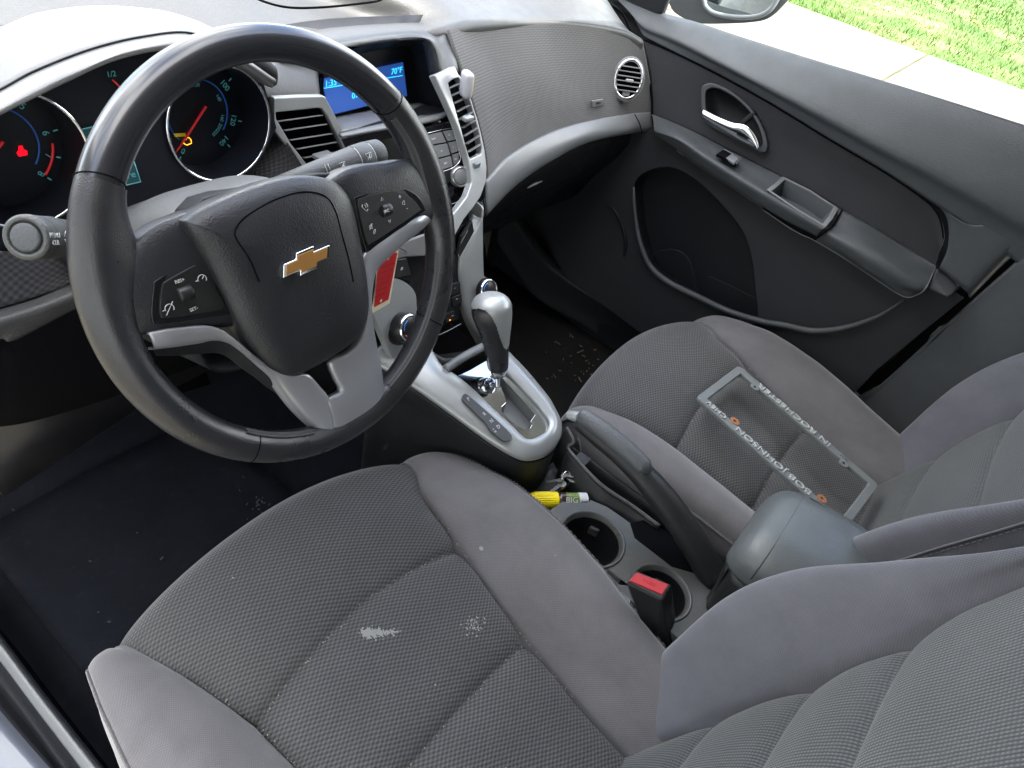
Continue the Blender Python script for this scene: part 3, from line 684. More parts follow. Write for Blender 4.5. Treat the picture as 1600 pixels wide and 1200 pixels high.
# wiper stalk on the right
wk = U(588, 240, 'Y', .455); wr = U(462, 283, 'Y', .455); ax2 = (wk-wr).normalized()
ws = thing('wiper_stalk', wr, 'grey wiper stalk with white marks sticking out right of the wheel', 'stalk', 'stalks on the steering column')
L = (wk-wr).length
lathe('lever', wk, ax2, [(.010, -L*1.2), (.0125, -L*.8), (.0150, -.045), (.0155, -.034), (.0155, -.0335)], M_['dash'], ws, 40)
lathe('knob', wk, ax2, [(.0155, -.033), (.0160, -.031), (.0160, -.014), (.0150, -.0135), (.0150, -.012), (.0158, -.0115), (.0145, .003), (.012, .006), (.002, .007)], M_['door'], ws, 40)
tn = (CAM-wk); tn = (tn-ax2*tn.dot(ax2)).normalized(); u2_ = tn.cross(ax2); 
for off, r_ in ((-.0335, .0156), (-.0135, .0152)):
    arc = [wk+ax2*off+tn*(math.cos(a)*(r_+.0002))+u2_*(math.sin(a)*(r_+.0002)) for a in [(-.9+i*.12) for i in range(16)]]
    tube('mark_line', arc, .00035, M_['white'], ws, 5, res=0)
def wico(c, s):
    for pts in (((-1, .7), (1, .7), (.6, -.4), (-.6, -.4)), ((-.9, -.9), (.5, .5)), ((-.2, -1), (.2, 0))):
        tube('wiper_icon', [c+ax2*a*s+u2_*b*s for a, b in pts], .00035, M_['white'], ws, 4, len(pts) > 2, 0)
wico(wk+ax2*-.023+tn*.0163, .0042); wico(wk+ax2*-.058+tn*.0148, .0036)
for q in (-.074, -.078): tube('mark_line', [wk+ax2*q+tn*.0136+u2_*b for b in (-.006, 0, .006)], .0003, M_['white'], ws, 4, res=0)

# ------------------------------------------------------------------ steering wheel
T = R(24.5); HUB = Vector((.021, .359, .744)); WX = Vector((1, 0, 0)); WU = Vector((0, math.sin(T), math.cos(T))); WN = Vector((0, -math.cos(T), math.sin(T)))
sw = thing('steering_wheel', HUB, 'black leather steering wheel with silver spokes and gold bow tie emblem', 'steering wheel')
def W(px, py, h=0): return U(px, py, WN, WN.dot(HUB)+h)
def Ws(h, *p): return [W(q[0], q[1], h if len(q) < 3 else q[2]) for q in p]
RW, rw = .1732, .0143
def ang(px, py):
    d = W(px, py)-HUB; return math.atan2(d.dot(WX), d.dot(WU))
def rimseg(name, a0, a1, m_, n=100, extra=None):
    V = []; k = 28
    for i in range(n+1):
        a = a0+(a1-a0)*i/n; rad = WX*math.sin(a)+WU*math.cos(a)
        e = extra(a) if extra else 0
        for j in range(k):
            t = 2*math.pi*j/k
            ri = (rw+.0016*math.sin(a)**2)*(1+ (e if math.cos(t) < 0 else 0)*abs(math.cos(t)))
            V.append(HUB+rad*(RW+ri*math.cos(t))+WN*((rw+.0016*math.sin(a)**2)*1.05*math.sin(t)))
    return mesh_obj(name, V, grid_faces(n+1, k, True), m_, sw)
a_l = ang(158, 285); a_r = ang(604, 158); a_bl = ang(400, 680); a_br = ang(676, 500)
a_b1 = ang(522, 690)
TP = 2*math.pi
bump = lambda c, w_, h: (lambda a: h*math.exp(-(((a-c+math.pi) % TP-math.pi)/w_)**2))
aL = ang(150, 420); aR = ang(690, 300)
ex = lambda a: bump(aL+.02, .22, 1.1)(a)+bump(aR-.08, .20, .75)(a)+bump(math.pi, .2, .1)(a)
g = rimseg('rim', a_r, a_l+TP, M_['leather'], 180, ex); g.data.flip_normals()
for f in (g,):
    bm = bmesh.new(); bm.from_mesh(f.data); bmesh.ops.recalc_face_normals(bm, faces=bm.faces); bm.to_mesh(f.data); bm.free()
g = rimseg('rim_top', a_l, a_r, M_['rimtop'], 90)
bm = bmesh.new(); bm.from_mesh(g.data); bmesh.ops.recalc_face_normals(bm, faces=bm.faces); bm.to_mesh(g.data); bm.free()
for a in (a_l, a_r, a_bl, a_br):
    rad = WX*math.sin(a)+WU*math.cos(a)
    ring = [HUB+rad*(RW+(rw+.0017*math.sin(a)**2)*math.cos(t))+WN*((rw+.0017*math.sin(a)**2)*1.05*math.sin(t))+(WX*math.cos(a)-WU*math.sin(a))*(.004*math.sin(t)) for t in [i*TP/32 for i in range(32)]]
    tube('rim_seam', ring, .0006, M_['void'], sw, 5, True, 0)
# stitching along the inside of the grips
def stitches(name, a0, a1, n):
    sh = []
    for i in range(n):
        a = a0+(a1-a0)*i/n; rad = WX*math.sin(a)+WU*math.cos(a); tan = WX*math.cos(a)-WU*math.sin(a)
        e = ex(a)
        for s1, t0, t1, sk in ((1, 2.35, 2.72, .5), (-1, 2.72, 2.35, .5)):
            def P_(t): 
                ri = (rw+.0016*math.sin(a)**2)*(1+e*abs(math.cos(t)))+.0005
                return HUB+rad*(RW+ri*math.cos(t))+WN*(((rw+.0016*math.sin(a)**2)*1.05+.0005)*math.sin(t))
            p, q = P_(t0), P_(t1)+tan*.0025
            d = tan*.0008; nn = (P_(2.5)-HUB-rad*RW).normalized()
            sh.append(prism([p-d, p+d, q+d, q-d], nn, -.0012))
    bits(name, sh, M_['thread'], sw)
stitches('stitching', a_r+.06, ang(655, 300)-.0, 60)
stitches('stitching', ang(640, 395), ang(600, 600), 62)
stitches('stitching', ang(480, 690), ang(370, 690), 34)
# spoke shells
sl = Ws(.004, (176, 470), (182, 420), (196, 398), (215, 372), (245, 350), (275, 338), (300, 330), (335, 330), (375, 400), (380, 470), (372, 505), (345, 512), (236, 522), (205, 520))
pillow('spoke_cover', crl(sl, 60, True), M_['pad'], sw, .010, 0, centre=W(290, 440, .004), n=WN, wall=.016)
sr = Ws(.004, (505, 300), (530, 270), (565, 258), (600, 254), (640, 250), (672, 270), (690, 305), (682, 340), (655, 352), (570, 402), (540, 410), (510, 380))
pillow('spoke_cover', crl(sr, 60, True), M_['pad'], sw, .010, 0, centre=W(590, 320, .004), n=WN, wall=.016)
# silver spokes
A1 = Ws(.010, (232, 521), (260, 515, .012), (290, 512, .013), (322, 510, .014), (345, 515, .015), (364, 528, .015), (400, 560, .014), (427, 578, .013), (455, 587, .012), (481, 586, .012), (500, 605, .012), (516, 626, .012), (521, 655, .011), (524, 695, .009))
A2 = Ws(.006, (240, 546), (262, 543, .008), (285, 540), (312, 536), (334, 532), (355, 535), (374, 547), (405, 573), (428, 592), (446, 612), (462, 632), (480, 652), (497, 670), (524, 695, .0085))
Am = [(a+b)/2+WN*.002 for a, b in zip(A1, A2)]
sheet('silver_spoke', [[p-WN*.008 for p in A1], A1, Am, A2, [p-WN*.010-(a-p)*.15 for p, a in zip(A2, A1)]], M_['silver2'], sw, 70, 16, .002)
A3 = [p-WN*.002 for p in A2]; A4 = Ws(-.010, (244, 556), (266, 556), (290, 555), (315, 553), (340, 552), (358, 560), (378, 576), (398, 590), (415, 604), (430, 614), (444, 624), (456, 636), (475, 655), (505, 690))
sheet('spoke_back', [A3, [(a+b)/2 for a, b in zip(A3, A4)], A4], M_['dark'], sw, 60, 8, .004)
B1 = Ws(.013, (671, 325, .006), (650, 341), (630, 353), (610, 366), (569, 400), (570, 440), (574, 490), (565, 530), (545, 552), (520, 566), (528, 592), (536, 612), (516, 627), (520, 658, .011), (524, 695, .009))
B2 = Ws(.009, (677, 342, .004), (664, 355), (642, 373), (622, 390), (594, 417), (584, 438), (580, 480), (584, 510), (589, 540), (595, 570), (598, 592), (601, 615), (605, 642, .008), (570, 672, .007), (524, 697, .0085))
Bm = [(a+b)/2+WN*.0025 for a, b in zip(B1, B2)]
sheet('silver_spoke', [[p-WN*.010 for p in B1], B1, Bm, B2, [p-WN*.012 for p in B2]], M_['silver2'], sw, 90, 18, .002)
# hub disc behind
poly_plate('hub', crl(Ws(-.006, (300, 330), (420, 290), (520, 270), (570, 300), (590, 400), (578, 500), (530, 600), (480, 620), (430, 585), (350, 500)), 40, True), M_['dark'], sw, .03, bevel=.003)
# airbag cover
po = Ws(.012, (285, 352), (290, 340), (318, 322), (370, 299), (425, 281), (470, 274), (510, 279), (534, 296), (548, 325), (560, 380), (569, 430), (573, 478), (566, 512), (545, 538), (512, 560), (474, 581), (452, 587), (430, 580), (402, 556), (370, 512), (345, 462), (316, 405))
pad = pillow('airbag_cover', crl(po, 110, True), M_['pad'], sw, .020, 0, centre=W(445, 415, .012), n=WN, power=3.2, wall=.014, k=20)
# embossed seam of the airbag door (sits in the cover)
def padh(p):   # height of the pillow over its base plane at point p (rough)
    c = W(445, 415, .012); O = crl(po, 110, True); d = p-c; d = d-WN*d.dot(WN)
    best = max(O, key=lambda q: (q-c).normalized().dot(d.normalized()) if d.length > 1e-6 else 0)
    s = min(.999, d.length/(best-c).length); return .020*(1-s**3.2)**.5
def on_pad(px, py, lift=0):
    h = .012
    for _ in range(6): h = .012+padh(W(px, py, h)); 
    return W(px, py, h+lift)
sm = [on_pad(*p, .0000) for p in ((405, 440), (390, 405), (372, 378), (367, 362), (378, 344), (400, 328), (430, 312), (465, 301), (492, 301), (512, 310), (524, 330), (534, 365), (545, 405), (552, 440))]
tube('cover_seam', sm, .0007, M_['void'], sw, 6, res=60)
# bow tie emblem
ec = on_pad(476, 407, .0); el = on_pad(438, 423, 0); er = on_pad(514, 390, 0)
hw = (er-el).length/2; ex1 = (er-el).normalized(); en = (on_pad(470, 395)-ec).cross(on_pad(500, 410)-ec).normalized(); en = WN
ey = en.cross(ex1); ey = ey if ey.dot(WU) > 0 else -ey
bt = ((-1, -.34), (-.84, .30), (-.36, .30), (-.30, .58), (.40, .58), (.34, .30), (1, .30), (.84, -.34), (.36, -.34), (.30, -.60), (-.40, -.60), (-.34, -.34))
def emb(s, sy2, h): return [ec+ex1*(x*hw*s)+ey*(y*hw*.60*sy2)+en*h for x, y in bt]
bord = poly_plate('emblem', emb(1.02, 1.05, .0035), M_['chrome'], sw, .006, bevel=.0008, direction=-en)
poly_plate('emblem_badge', emb(.90, .80, .0042), M_['gold'], sw, .0015, bevel=.0003, direction=-en)
# button pods
def pod(outer, inner, h):
    poly_plate('button_surround', crl(Ws(h, *outer), 40, True), M_['gloss'], sw, .004, bevel=.001, direction=-WN)
    poly_plate('button_panel', crl(Ws(h+.0022, *inner), 48, True), M_['black'], sw, .003, bevel=.0007, direction=-WN)
pod(((240, 450), (247, 436), (300, 408), (312, 410), (330, 428), (368, 484), (355, 492), (258, 506), (238, 500)), ((254, 446), (262, 438), (300, 417), (309, 416), (322, 428), (349, 472), (348, 481), (335, 486), (264, 497), (252, 493), (251, 470)), .0135)
pod(((555, 318), (562, 306), (615, 294), (648, 302), (664, 326), (655, 336), (582, 390), (570, 384)), ((559, 317), (566, 309), (590, 303), (614, 299), (640, 307), (656, 325), (652, 332), (584, 378), (574, 378), (566, 350)), .0135)
H = .0162
def ico(lst, px, py, s, mt='white', hh=H, ang_=0):
    c = W(px, py, hh); ca, sa = math.cos(ang_), math.sin(ang_)
    for pts, closed in lst:
        tube('icon', [c+WX*((a*ca-b*sa)*s)+WU*((a*sa+b*ca)*s) for a, b in pts], .00035, M_[mt], sw, 4, closed, 0)
cruise = [([(math.cos(a)*1, math.sin(a)*1) for a in [R(-40+i*26) for i in range(10)]], False), ([(0, 0), (.7, .7)], False), ([(-1.6, 0), (-1, 0)], False)]
ico(cruise, 316, 436, .0034); ico(cruise+[([(-1.2, -1.2), (1.2, 1.2)], False)], 265, 482, .0034)
def wheelie(cx, cy_, rt, w2, l2):
    c = W(cx, cy_, H-.001); 
    bx_ = poly_plate('wheel_slot', [c+WX*a*w2*1.35+WU*b*l2*2.2+WN*0 for a, b in ((-.5, -.5), (.5, -.5), (.5, .5), (-.5, .5))], M_['satin' if rt else 'dash'], sw, .001, bevel=.0003, direction=-WN)
    V = lathe('thumb_wheel', c+WN*-.0015, WX, [(l2*.42, -w2/2), (l2*.5, -w2/2+.0008), (l2*.5, w2/2-.0008), (l2*.42, w2/2)], M_['black'], sw, 24)
wheelie(290, 459, 0, .0115, .0125); wheelie(604, 328, 0, .0105, .0125)
text('button_text', 'RES+', W(281, 439, H+.0008), WX, WU, .0036, M_['white'], sw)
text('button_text', 'SET-', W(303, 483, H+.0008), WX, WU, .0036, M_['white'], sw)
text('button_text', 'SRC', W(604, 330, H+.0052), WX, WU, .0040, M_['white'], sw)
tri = [([(-1, -.7), (1, -.7), (0, .9)], True)]
ico(tri, 597, 311, .0016, hh=H+.001); ico([([(-1, .7), (1, .7), (0, -.9)], True)], 609, 346, .0016, hh=H+.001)
text('button_text', '+', W(625, 308, H+.0004), WX, WU, .0065, M_['white'], sw); text('button_text', '-', W(636, 325, H+.0004), WX, WU, .0065, M_['white'], sw)
ico([([(-1, -.6), (-.3, -.6), (.5, -1.2), (.5, 1.2), (-.3, .6), (-1, .6)], True)], 631, 317, .0019)
ico([([(-1, 1.2), (-1.3, .4), (-.4, -.8), (.3, -1.3), (.9, -.8)], False), ([(-.2, .9), (.3, .3), (0, -.2)], False), ([(.6, 1.2), (1.1, .4), (.9, -.2)], False)], 571, 324, .0028)
ico([([(-1, -.6), (-.3, -.6), (.5, -1.2), (.5, 1.2), (-.3, .6), (-1, .6)], True), ([(-1.2, -1.2), (1, 1.2)], False)], 580, 354, .0020)
ico([([(1, 1), (.4, 1), (-.9, -.4), (-.6, -1), (.2, -.6), (1, .6)], True)], 585, 362, .0018)
# scuffs on the cover
sc = []
for x, y, a, L in ((500, 490, .4, 6), (508, 498, .2, 9), (495, 505, .6, 5), (515, 492, .9, 4), (520, 505, 1.0, 7)):
    p = on_pad(x, y, .0002); q = on_pad(x+L*math.cos(a), y-L*math.sin(a)*.6, .0002); d = (q-p).cross(WN).normalized()*.0002
    sc.append(([p-d, p+d, q+d, q-d], [(0, 1, 2, 3)]))
bits('scuffs', sc, M_['dash'], sw)

# red tag hung from the ignition key
tg = thing('key_tag', U(600, 430, 'Y', .44), 'red plastic key tag hanging behind the right wheel spoke', 'tag')
def TG(px, py, y=.44): return U(px, py, 'Y', y)
poly_plate('tag_edge', [TG(588, 425), TG(598, 398), TG(606, 386), TG(624, 386), TG(609, 474), TG(583, 489), TG(581, 470)], M_['cream'], tg, .0012, bevel=.0003)
poly_plate('tag_face', [TG(590, 426, .4392), TG(600, 402, .4392), (TG(604, 396, .4392)), TG(621, 395, .4392), TG(607, 468, .4392), TG(585, 480, .4392)], M_['redtag'], tg, .0004, bevel=0)
lines = []
for i in range(0):
    yy = 412+i*5.4; x0 = 594-i*.75+2; x1 = 617-i*1.05
    p, q = TG(x0, yy+2, .4389), TG(x1 - (i*7 % 5), yy-3, .4389); d = Vector((0, 0, .0006)); lines.append(([p-d, q-d, q+d, p+d], [(0, 1, 2, 3)]))
for i, s_ in enumerate(('REMOVE BEFORE', 'DRIVING OFF', 'KEY NUMBER', 'IF FOUND CALL', 'THE OWNER', 'THANK YOU')):
    text('tag_print', '- - -- - ---', TG(606-i*2.9, 414+i*9.5, .4387), TG(617, 412)-TG(594, 420), (0, 0, 1), .0062, M_['darkred'], tg)
for px, py in ((606, 404), (595, 470)): lathe('tag_eyelet', TG(px, py, .4388), (0, -1, 0), [(.0022, 0), (.0022, .0006)], M_['cream'], tg, 14)
tube('key_ring', [TG(612, 396, .45)+Vector((0, .004, 0)), TG(625, 388, .47), TG(640, 400, .49), TG(650, 430, .50)], .0012, M_['chrome'], tg, 6)
# ================================================================== CENTRE STACK
stk = thing('centre_stack', (.36, .58, .55), 'centre stack with blue display, radio buttons and climate knobs in silver trim', 'centre stack')
# screen hood: top, right cheek, inner walls and screen
h0 = us('Y', .66, (420, 95), (470, 80), (540, 66), (600, 56), (650, 52), (676, 56), (688, 75, .63), (698, 119, .60))
h0b = us('Y', .72, (430, 60), (480, 48), (545, 40), (610, 36, .73), (660, 34, .73), (690, 38, .71), (704, 58, .66), (717, 112, .60))
h0c = us('Y', .655, (425, 103, .64), (475, 88, .635), (545, 72, .63), (602, 62, .62), (648, 58, .615), (672, 62, .61), (682, 80, .605), (688, 118, .60))
sheet('screen_hood', [[p+Vector((0, .05, -.05)) for p in h0b], [p+Vector((0, .02, -.008)) for p in h0b], h0b, [(a+b)/2+Vector((0, 0, .006)) for a, b in zip(h0, h0b)], h0, h0c, [p+Vector((-.002, .02, -.006)) for p in h0c]], M_['dash'], stk, 50, 24, .003)
# niche walls
niche_o = us('Y', .615, (508, 90, .63), (600, 62, .62), (648, 58, .615), (672, 62, .61), (681, 80, .605), (690, 120, .60), (706, 172, .585), (640, 182, .60), (535, 205, .60), (505, 150, .61))
niche_i = us('Y', .655, (505, 98), (560, 84), (630, 72), (640, 72), (646, 90), (650, 125), (655, 160), (630, 165), (520, 186), (500, 140))
V = niche_o+niche_i; k = len(niche_o)
mesh_obj('niche', V, [(i, (i+1) % k, (i+1) % k+k, i+k) for i in range(k)], M_['dark'], stk, False)
poly_plate('niche_back', [p+Vector((0, .002, 0)) for p in niche_i], M_['black'], stk, .002, bevel=0)
scq = us('Y', .652, (503, 124), (630, 98), (636, 150), (516, 180))
poly_plate('display', scq, M_['bluescreen'], stk, .002, bevel=0)
sx_ = (scq[1]-scq[0]).normalized(); su = Vector((0, 0, 1)); su = (su-sx_*su.dot(sx_)).normalized()
def SC(px, py): return U(px, py, 'Y', .6512)
sdown = (scq[3]-scq[0]).normalized()*-1
text('display_text', '1:35', SC(517, 130), sx_, sdown, .0118, M_['cyan'], stk)
text('display_text', '70°F', SC(620, 111), sx_, sdown, .0118, M_['cyan'], stk)
text('display_text', '09:', SC(556, 149), sx_, sdown, .0118, M_['cyan'], stk)
tube('display_line', [SC(506, 138), SC(629, 118)], .0005, M_['cyan'], stk, 5)
sheet('shelf', [us('Y', .65, (518, 184), (600, 168), (655, 160)), us('Y', .62, (525, 195), (610, 180), (682, 168)), us('Y', .60, (530, 205), (620, 188), (700, 172, .59))], M_['satin'], stk, 20, 10, .004)
tube('ledge', us('Y', .585, (532, 212), (590, 200), (640, 192), (680, 184), (704, 174, .58)), [.004, .006, .007, .007, .003], M_['satin'], stk, 12, flat=.6)
poly_plate('gloss_band', us('Y', .59, (535, 218), (600, 205), (660, 194), (690, 190), (686, 202), (600, 218), (542, 232)), M_['gloss'], stk, .004)

def slab_list(parent, name, segs, depth, th, m_, dirv):
    for (x1, y1, x2, y2, Y) in segs:
        a, b = U(x1, y1, 'Y', Y), U(x2, y2, 'Y', Y); c = (a+b)/2; e = (b-a); L = e.length; e.normalize()
        d = Vector(dirv).normalized(); d = (d-e*d.dot(e)).normalized(); u_ = e.cross(d)
        box(name, c+d*depth/2, (L, depth, th), m_, parent, .0005, (e, d, u_), 2)
# left vent
lv = thing('air_vent', U(480, 210, 'Y', .62), 'slatted air vent framed in silver left of the display', 'air vent', 'air vents of the dashboard')
LVo = us('Y', .60, (429, 153), (470, 151), (504, 150), (509, 152), (528, 188), (548, 226), (566, 262), (500, 285), (481, 283), (470, 264), (445, 225), (428, 204))
LVi = us('Y', .60, (431, 176), (470, 172), (496, 169), (503, 170), (512, 182), (533, 225), (545, 252), (490, 268), (480, 257), (455, 225), (432, 186))
poly_plate('bezel', LVo, M_['silver'], lv, .008, [LVi], bevel=.0015)
poly_plate('duct', [p+Vector((0, .035, 0)) for p in us('Y', .60, (420, 165), (515, 155), (560, 260), (480, 290), (425, 210))], M_['void'], lv, .003, bevel=0)
slab_list(lv, 'slat', [(434, 190, 505, 180, .602), (446, 204, 512, 194, .602), (456, 219, 520, 209, .602), (466, 233, 529, 222, .602), (476, 247, 537, 236, .602), (484, 260, 545, 250, .602)], .009, .0013, M_['satin'], (.1, 1, -.42))
box('adjuster', U(504, 243, 'Y', .592), (.026, .012, .006), M_['satin'], lv, .002)
# right vent and trim arm
rv = thing('air_vent', U(728, 190, 'Y', .56), 'tall slatted air vent beside the radio with clip on its top', 'air vent', 'air vents of the dashboard')
def YR(y): return .585-(y-110)*.00042          # the arm leans toward the cabin as it goes down
def RVp(*pts, d=0): return [U(x, y, 'Y', YR(y)+d) for x, y in pts]
RVo = RVp((679, 117), (696, 110), (711, 103), (717, 116), (728, 136), (737, 158), (746, 185), (752, 208), (758, 236), (761, 262), (760, 283), (752, 306), (740, 324), (725, 343), (708, 374), (706, 336), (718, 322), (730, 306), (737, 286), (735, 265), (730, 242), (720, 210), (707, 178), (692, 145))
RVi = RVp((701, 130), (708, 124), (718, 121), (727, 140), (735, 158), (743, 185), (749, 208), (753, 232), (752, 240), (742, 245), (735, 248), (730, 236), (722, 205), (712, 170), (706, 148))
poly_plate('bezel', RVo, M_['silver'], rv, .012, [RVi], bevel=.002)
poly_plate('duct', [p+Vector((.0, .013, 0)) for p in RVi], M_['void'], rv, .003, bevel=0)
segs = [(704, 138, 719, 131), (707, 150, 725, 142), (711, 162, 731, 152), (715, 175, 736, 164), (719, 187, 740, 175), (724, 200, 745, 188), (727, 213, 748, 200), (731, 225, 751, 212), (733, 238, 754, 225)]
slab_list(rv, 'slat', [(a, b, c, d, YR(b)+.001) for a, b, c, d in segs], .008, .0012, M_['satin'], (.5, 1, -.35))
box('adjuster', U(731, 185, 'Y', YR(185)-.004), (.018, .010, .007), M_['silver'], rv, .002)
box('wheel_tab', U(745, 258, 'Y', YR(258)-.002), (.012, .006, .008), M_['satin'], rv, .0015)
# clip air freshener
cl = thing('air_freshener', U(728, 133, 'Y', .565), 'small grey clip air freshener with amber window on the tall vent', 'air freshener')
cc = U(729, 132, 'Y', .562); dv = (Vector((1.0, -.35, .05))).normalized(); sv = Vector((0, 0, 1)).cross(dv).normalized(); uv_ = dv.cross(sv)
box('housing', cc, (.014, .022, .037), M_['silver'], cl, .006, (dv, sv, uv_), 5).data.materials[0] = mat('grey clip plastic', (.36, .36, .39), .4)
box('window', cc+dv*.0065+uv_*.001+sv*.001, (.006, .013, .023), mat('amber gel', (.75, .42, .03), .25, coat=.4), cl, .002, (dv, sv, uv_))

# radio panel
PRn = Vector((-.25, -.90, .42)).normalized(); prc = U(715, 245, 'Y', .545); PRd = PRn.dot(prc)
def PR(px, py, h=0): return U(px, py, PRn, PRd+h)
poly_plate('radio_panel', [PR(640, 205, -.003), PR(690, 192, -.003), (PR(702, 190, -.003)), PR(722, 230, -.003), PR(738, 285, -.003), PR(728, 310, -.003), PR(690, 340, -.003), PR(650, 330, -.003)], M_['gloss'], stk, .02, bevel=.002)
btn = lambda q, m_='satin', h=.001: poly_plate('button', [PR(x, y, h) for x, y in q], M_[m_], stk, .003, bevel=.0006)
btn(((668, 211), (690, 206), (698, 222), (675, 226))); btn(((692, 205), (707, 203), (713, 218), (700, 221)))
btn(((677, 228), (699, 224), (704, 242), (684, 247))); btn(((701, 223), (713, 220), (716, 236), (706, 240)))
btn(((686, 249), (705, 244), (708, 260), (690, 265))); btn(((707, 242), (717, 239), (717, 253), (710, 258)))
btn(((680, 268), (703, 263), (706, 282), (690, 292)), 'black'); btn(((690, 300), (706, 293), (712, 305), (700, 318)), 'gloss')
tube('panel_line', [PR(x, y, .002) for x, y in ((668, 208), (700, 201), (708, 204), (717, 235), (719, 250), (708, 262), (690, 269))], .0006, M_['chrome'], stk, 5)
tube('panel_line', [PR(x, y, .002) for x, y in ((703, 320), (715, 315), (732, 300))], .0006, M_['silver'], stk, 5)
for (x, y, s) in ((679, 217, 'RADIO'), (702, 211, 'CD'), (690, 236, '<<'), (708, 230, '>'), (697, 255, 'INFO'), (712, 249, 'OK')):
    text('button_text', s, PR(x, y, .0014), (1, 0, -.05), (0, .35, .9), .004, M_['white'], stk)
kp = PR(719, 276, .004); 
kn = (PRn*.9+Vector((-.3, -.3, .2))).normalized()
lathe('volume_knob', kp, kn, [(.0155, -.012), (.0155, .001), (.0145, .003)], M_['satin'], stk, 36)
lathe('knob_ring', kp, kn, [(.0145, .003), (.0138, .0045), (.012, .0045)], M_['chrome'], stk, 36, cap=False)
lathe('knob_face', kp, kn, [(.012, .0035), (.0105, .0048), (.001, .005)], M_['satin'], stk, 36)

# stack side and lower silver frame (front of the console, left and right arms)
def YL(y): return .50-(y-340)*.00026
def SL(*pts, d=0): return [U(x, y, 'Y', YL(y)+d) for x, y in pts]
R1 = SL((754, 322), (754, 345), (754.5, 380), (755, 410), (757, 440), (764, 480), (768, 520), (770, 556))
R2 = SL((750, 340), (739, 366), (731, 384), (724, 402), (722, 425), (725, 455), (733, 500), (758, 550))
Rm = [(a+b)/2+Vector((-.001, -.004, .001)) for a, b in zip(R1, R2)]
sheet('silver_frame', [[p+Vector((.004, .03, 0)) for p in R1], R1, Rm, R2, [p+Vector((-.002, .014, 0)) for p in R2]], M_['silver'], stk, 50, 16, .003)
# side wall of the stack facing the passenger footwell
sheet('stack_side', [[p+Vector((.003, .005, 0)) for p in R1], [p+Vector((.03, .5, 0)) for p in R1]], M_['dark'], stk, 20, 6, .003)
lside = SL((576, 470), (590, 455), (612, 436), (632, 440), (648, 455), (652, 475), (650, 520), (640, 570), (618, 566), (596, 520))
poly_plate('silver_frame', crl(lside, 40, True), M_['silver'], stk, .012, bevel=.002).data.materials[0] = M_['silver']
poly_plate('dark_panel', SL((600, 350, ), (650, 350), (735, 352), (726, 395), (720, 425), (722, 470), (716, 500), (672, 518), (648, 500), (640, 440), (610, 430), (590, 420), d=.006), M_['gloss'], stk, .02, bevel=.002)
# grey shelf seen through the wheel
poly_plate('stack_shelf', SL((600, 395), (640, 375), (668, 365), (665, 400), (636, 402), (604, 408), d=-.002), M_['hood'], stk, .006, bevel=.002)
poly_plate('lock_button', SL((618, 406), (636, 404), (643, 430), (620, 434), d=-.002), M_['black'], stk, .006, bevel=.001)
q = SL((628, 420), d=-.0042)[0]
tube('lock_icon', [q+Vector((a*.0016, 0, b*.0016)) for a, b in ((-1, -1), (1, -1), (1, .4), (.6, .4), (.6, 1.3), (-.6, 1.3), (-.6, .4), (-1, .4))], .0004, M_['white'], stk, 4, True, 0)
# hazard / disc slot
poly_plate('slot', SL((716, 398), (722, 370), (738, 344), (741, 362), (728, 385), (719, 402), d=-.001), M_['black'], stk, .006, bevel=.001)
tube('slot_line', SL((716, 398), (719, 402), (730, 383), (741, 362), d=-.003), .0006, M_['silver'], stk, 5)
tube('slot_line', SL((720, 380), (731, 360), d=-.003), .0007, M_['satin'], stk, 5)
cb = lambda q: poly_plate('climate_button', SL(*q, d=.0025), M_['black'], stk, .004, bevel=.0008)
cb(((702, 446), (719, 440), (720, 457), (706, 463))); cb(((706, 465), (721, 459), (722, 472), (708, 480))); cb(((696, 470), (704, 465), (706, 480), (698, 486)))
cb(((694, 492), (711, 486), (712, 499), (697, 506)))
tube('panel_line', SL((682, 525), (700, 517), (720, 506), d=.001), .0006, M_['silver'], stk, 5)
for (x, y) in ((711, 450), (714, 467), (707, 493)): text('button_text', '~', SL((x, y), d=.0018)[0], (1, 0, 0), (0, .2, 1), .008, M_['white'], stk)
lathe('indicator', SL((703, 500), d=.0018)[0], (0, -1, .2), [(.0012, 0), (.0012, .0006)], M_['amber'], stk, 10)
def knob(px, py, R_, face, ax_):
    c = SL((px, py), d=-.008)[0]; ax_ = Vector(ax_).normalized()
    lathe('knob_base', c, ax_, [(R_*1.18, -.012), (R_*1.18, -.008), (R_*1.02, -.007)], M_['black'], stk, 40)
    lathe('climate_knob', c, ax_, [(R_*1.0, -.010), (R_*.98, .010), (R_*.93, .012)], M_['black'], stk, 40)
    lathe('knob_ring', c, ax_, [(R_*.93, .012), (R_*.86, .0145), (R_*.78, .0135), (R_*.76, .012)], M_['chrome'], stk, 40, cap=False)
    lathe('knob_face', c, ax_, [(R_*.77, .010), (R_*.74, .0125), (.001, .0125)], M_['black'], stk, 40)
    s = ax_.cross(Vector((0, 0, 1))).normalized()*-1; t_ = ax_.cross(s); t_ = t_ if t_.z > 0 else -t_
    tube('blue_mark', [c+ax_*.0130+(s*math.cos(a)+t_*math.sin(a))*R_*.6 for a in [R(100+i*12) for i in range(7)]], .0007, mat('blue mark', (.05, .25, .8), .5), stk, 5, res=0)
    tube('red_mark', [c+ax_*.0130+(s*math.cos(a)+t_*math.sin(a))*R_*.6 for a in [R(200+i*10) for i in range(5)]], .0007, mat('red mark', (.9, .15, .05), .5), stk, 5, res=0)
knob(632, 512, .0225, 0, (.05, -.9, .45)); knob(757, 452, .0190, 0, (-.15, -.85, .5))
c = SL((757, 452), d=-.008)[0]

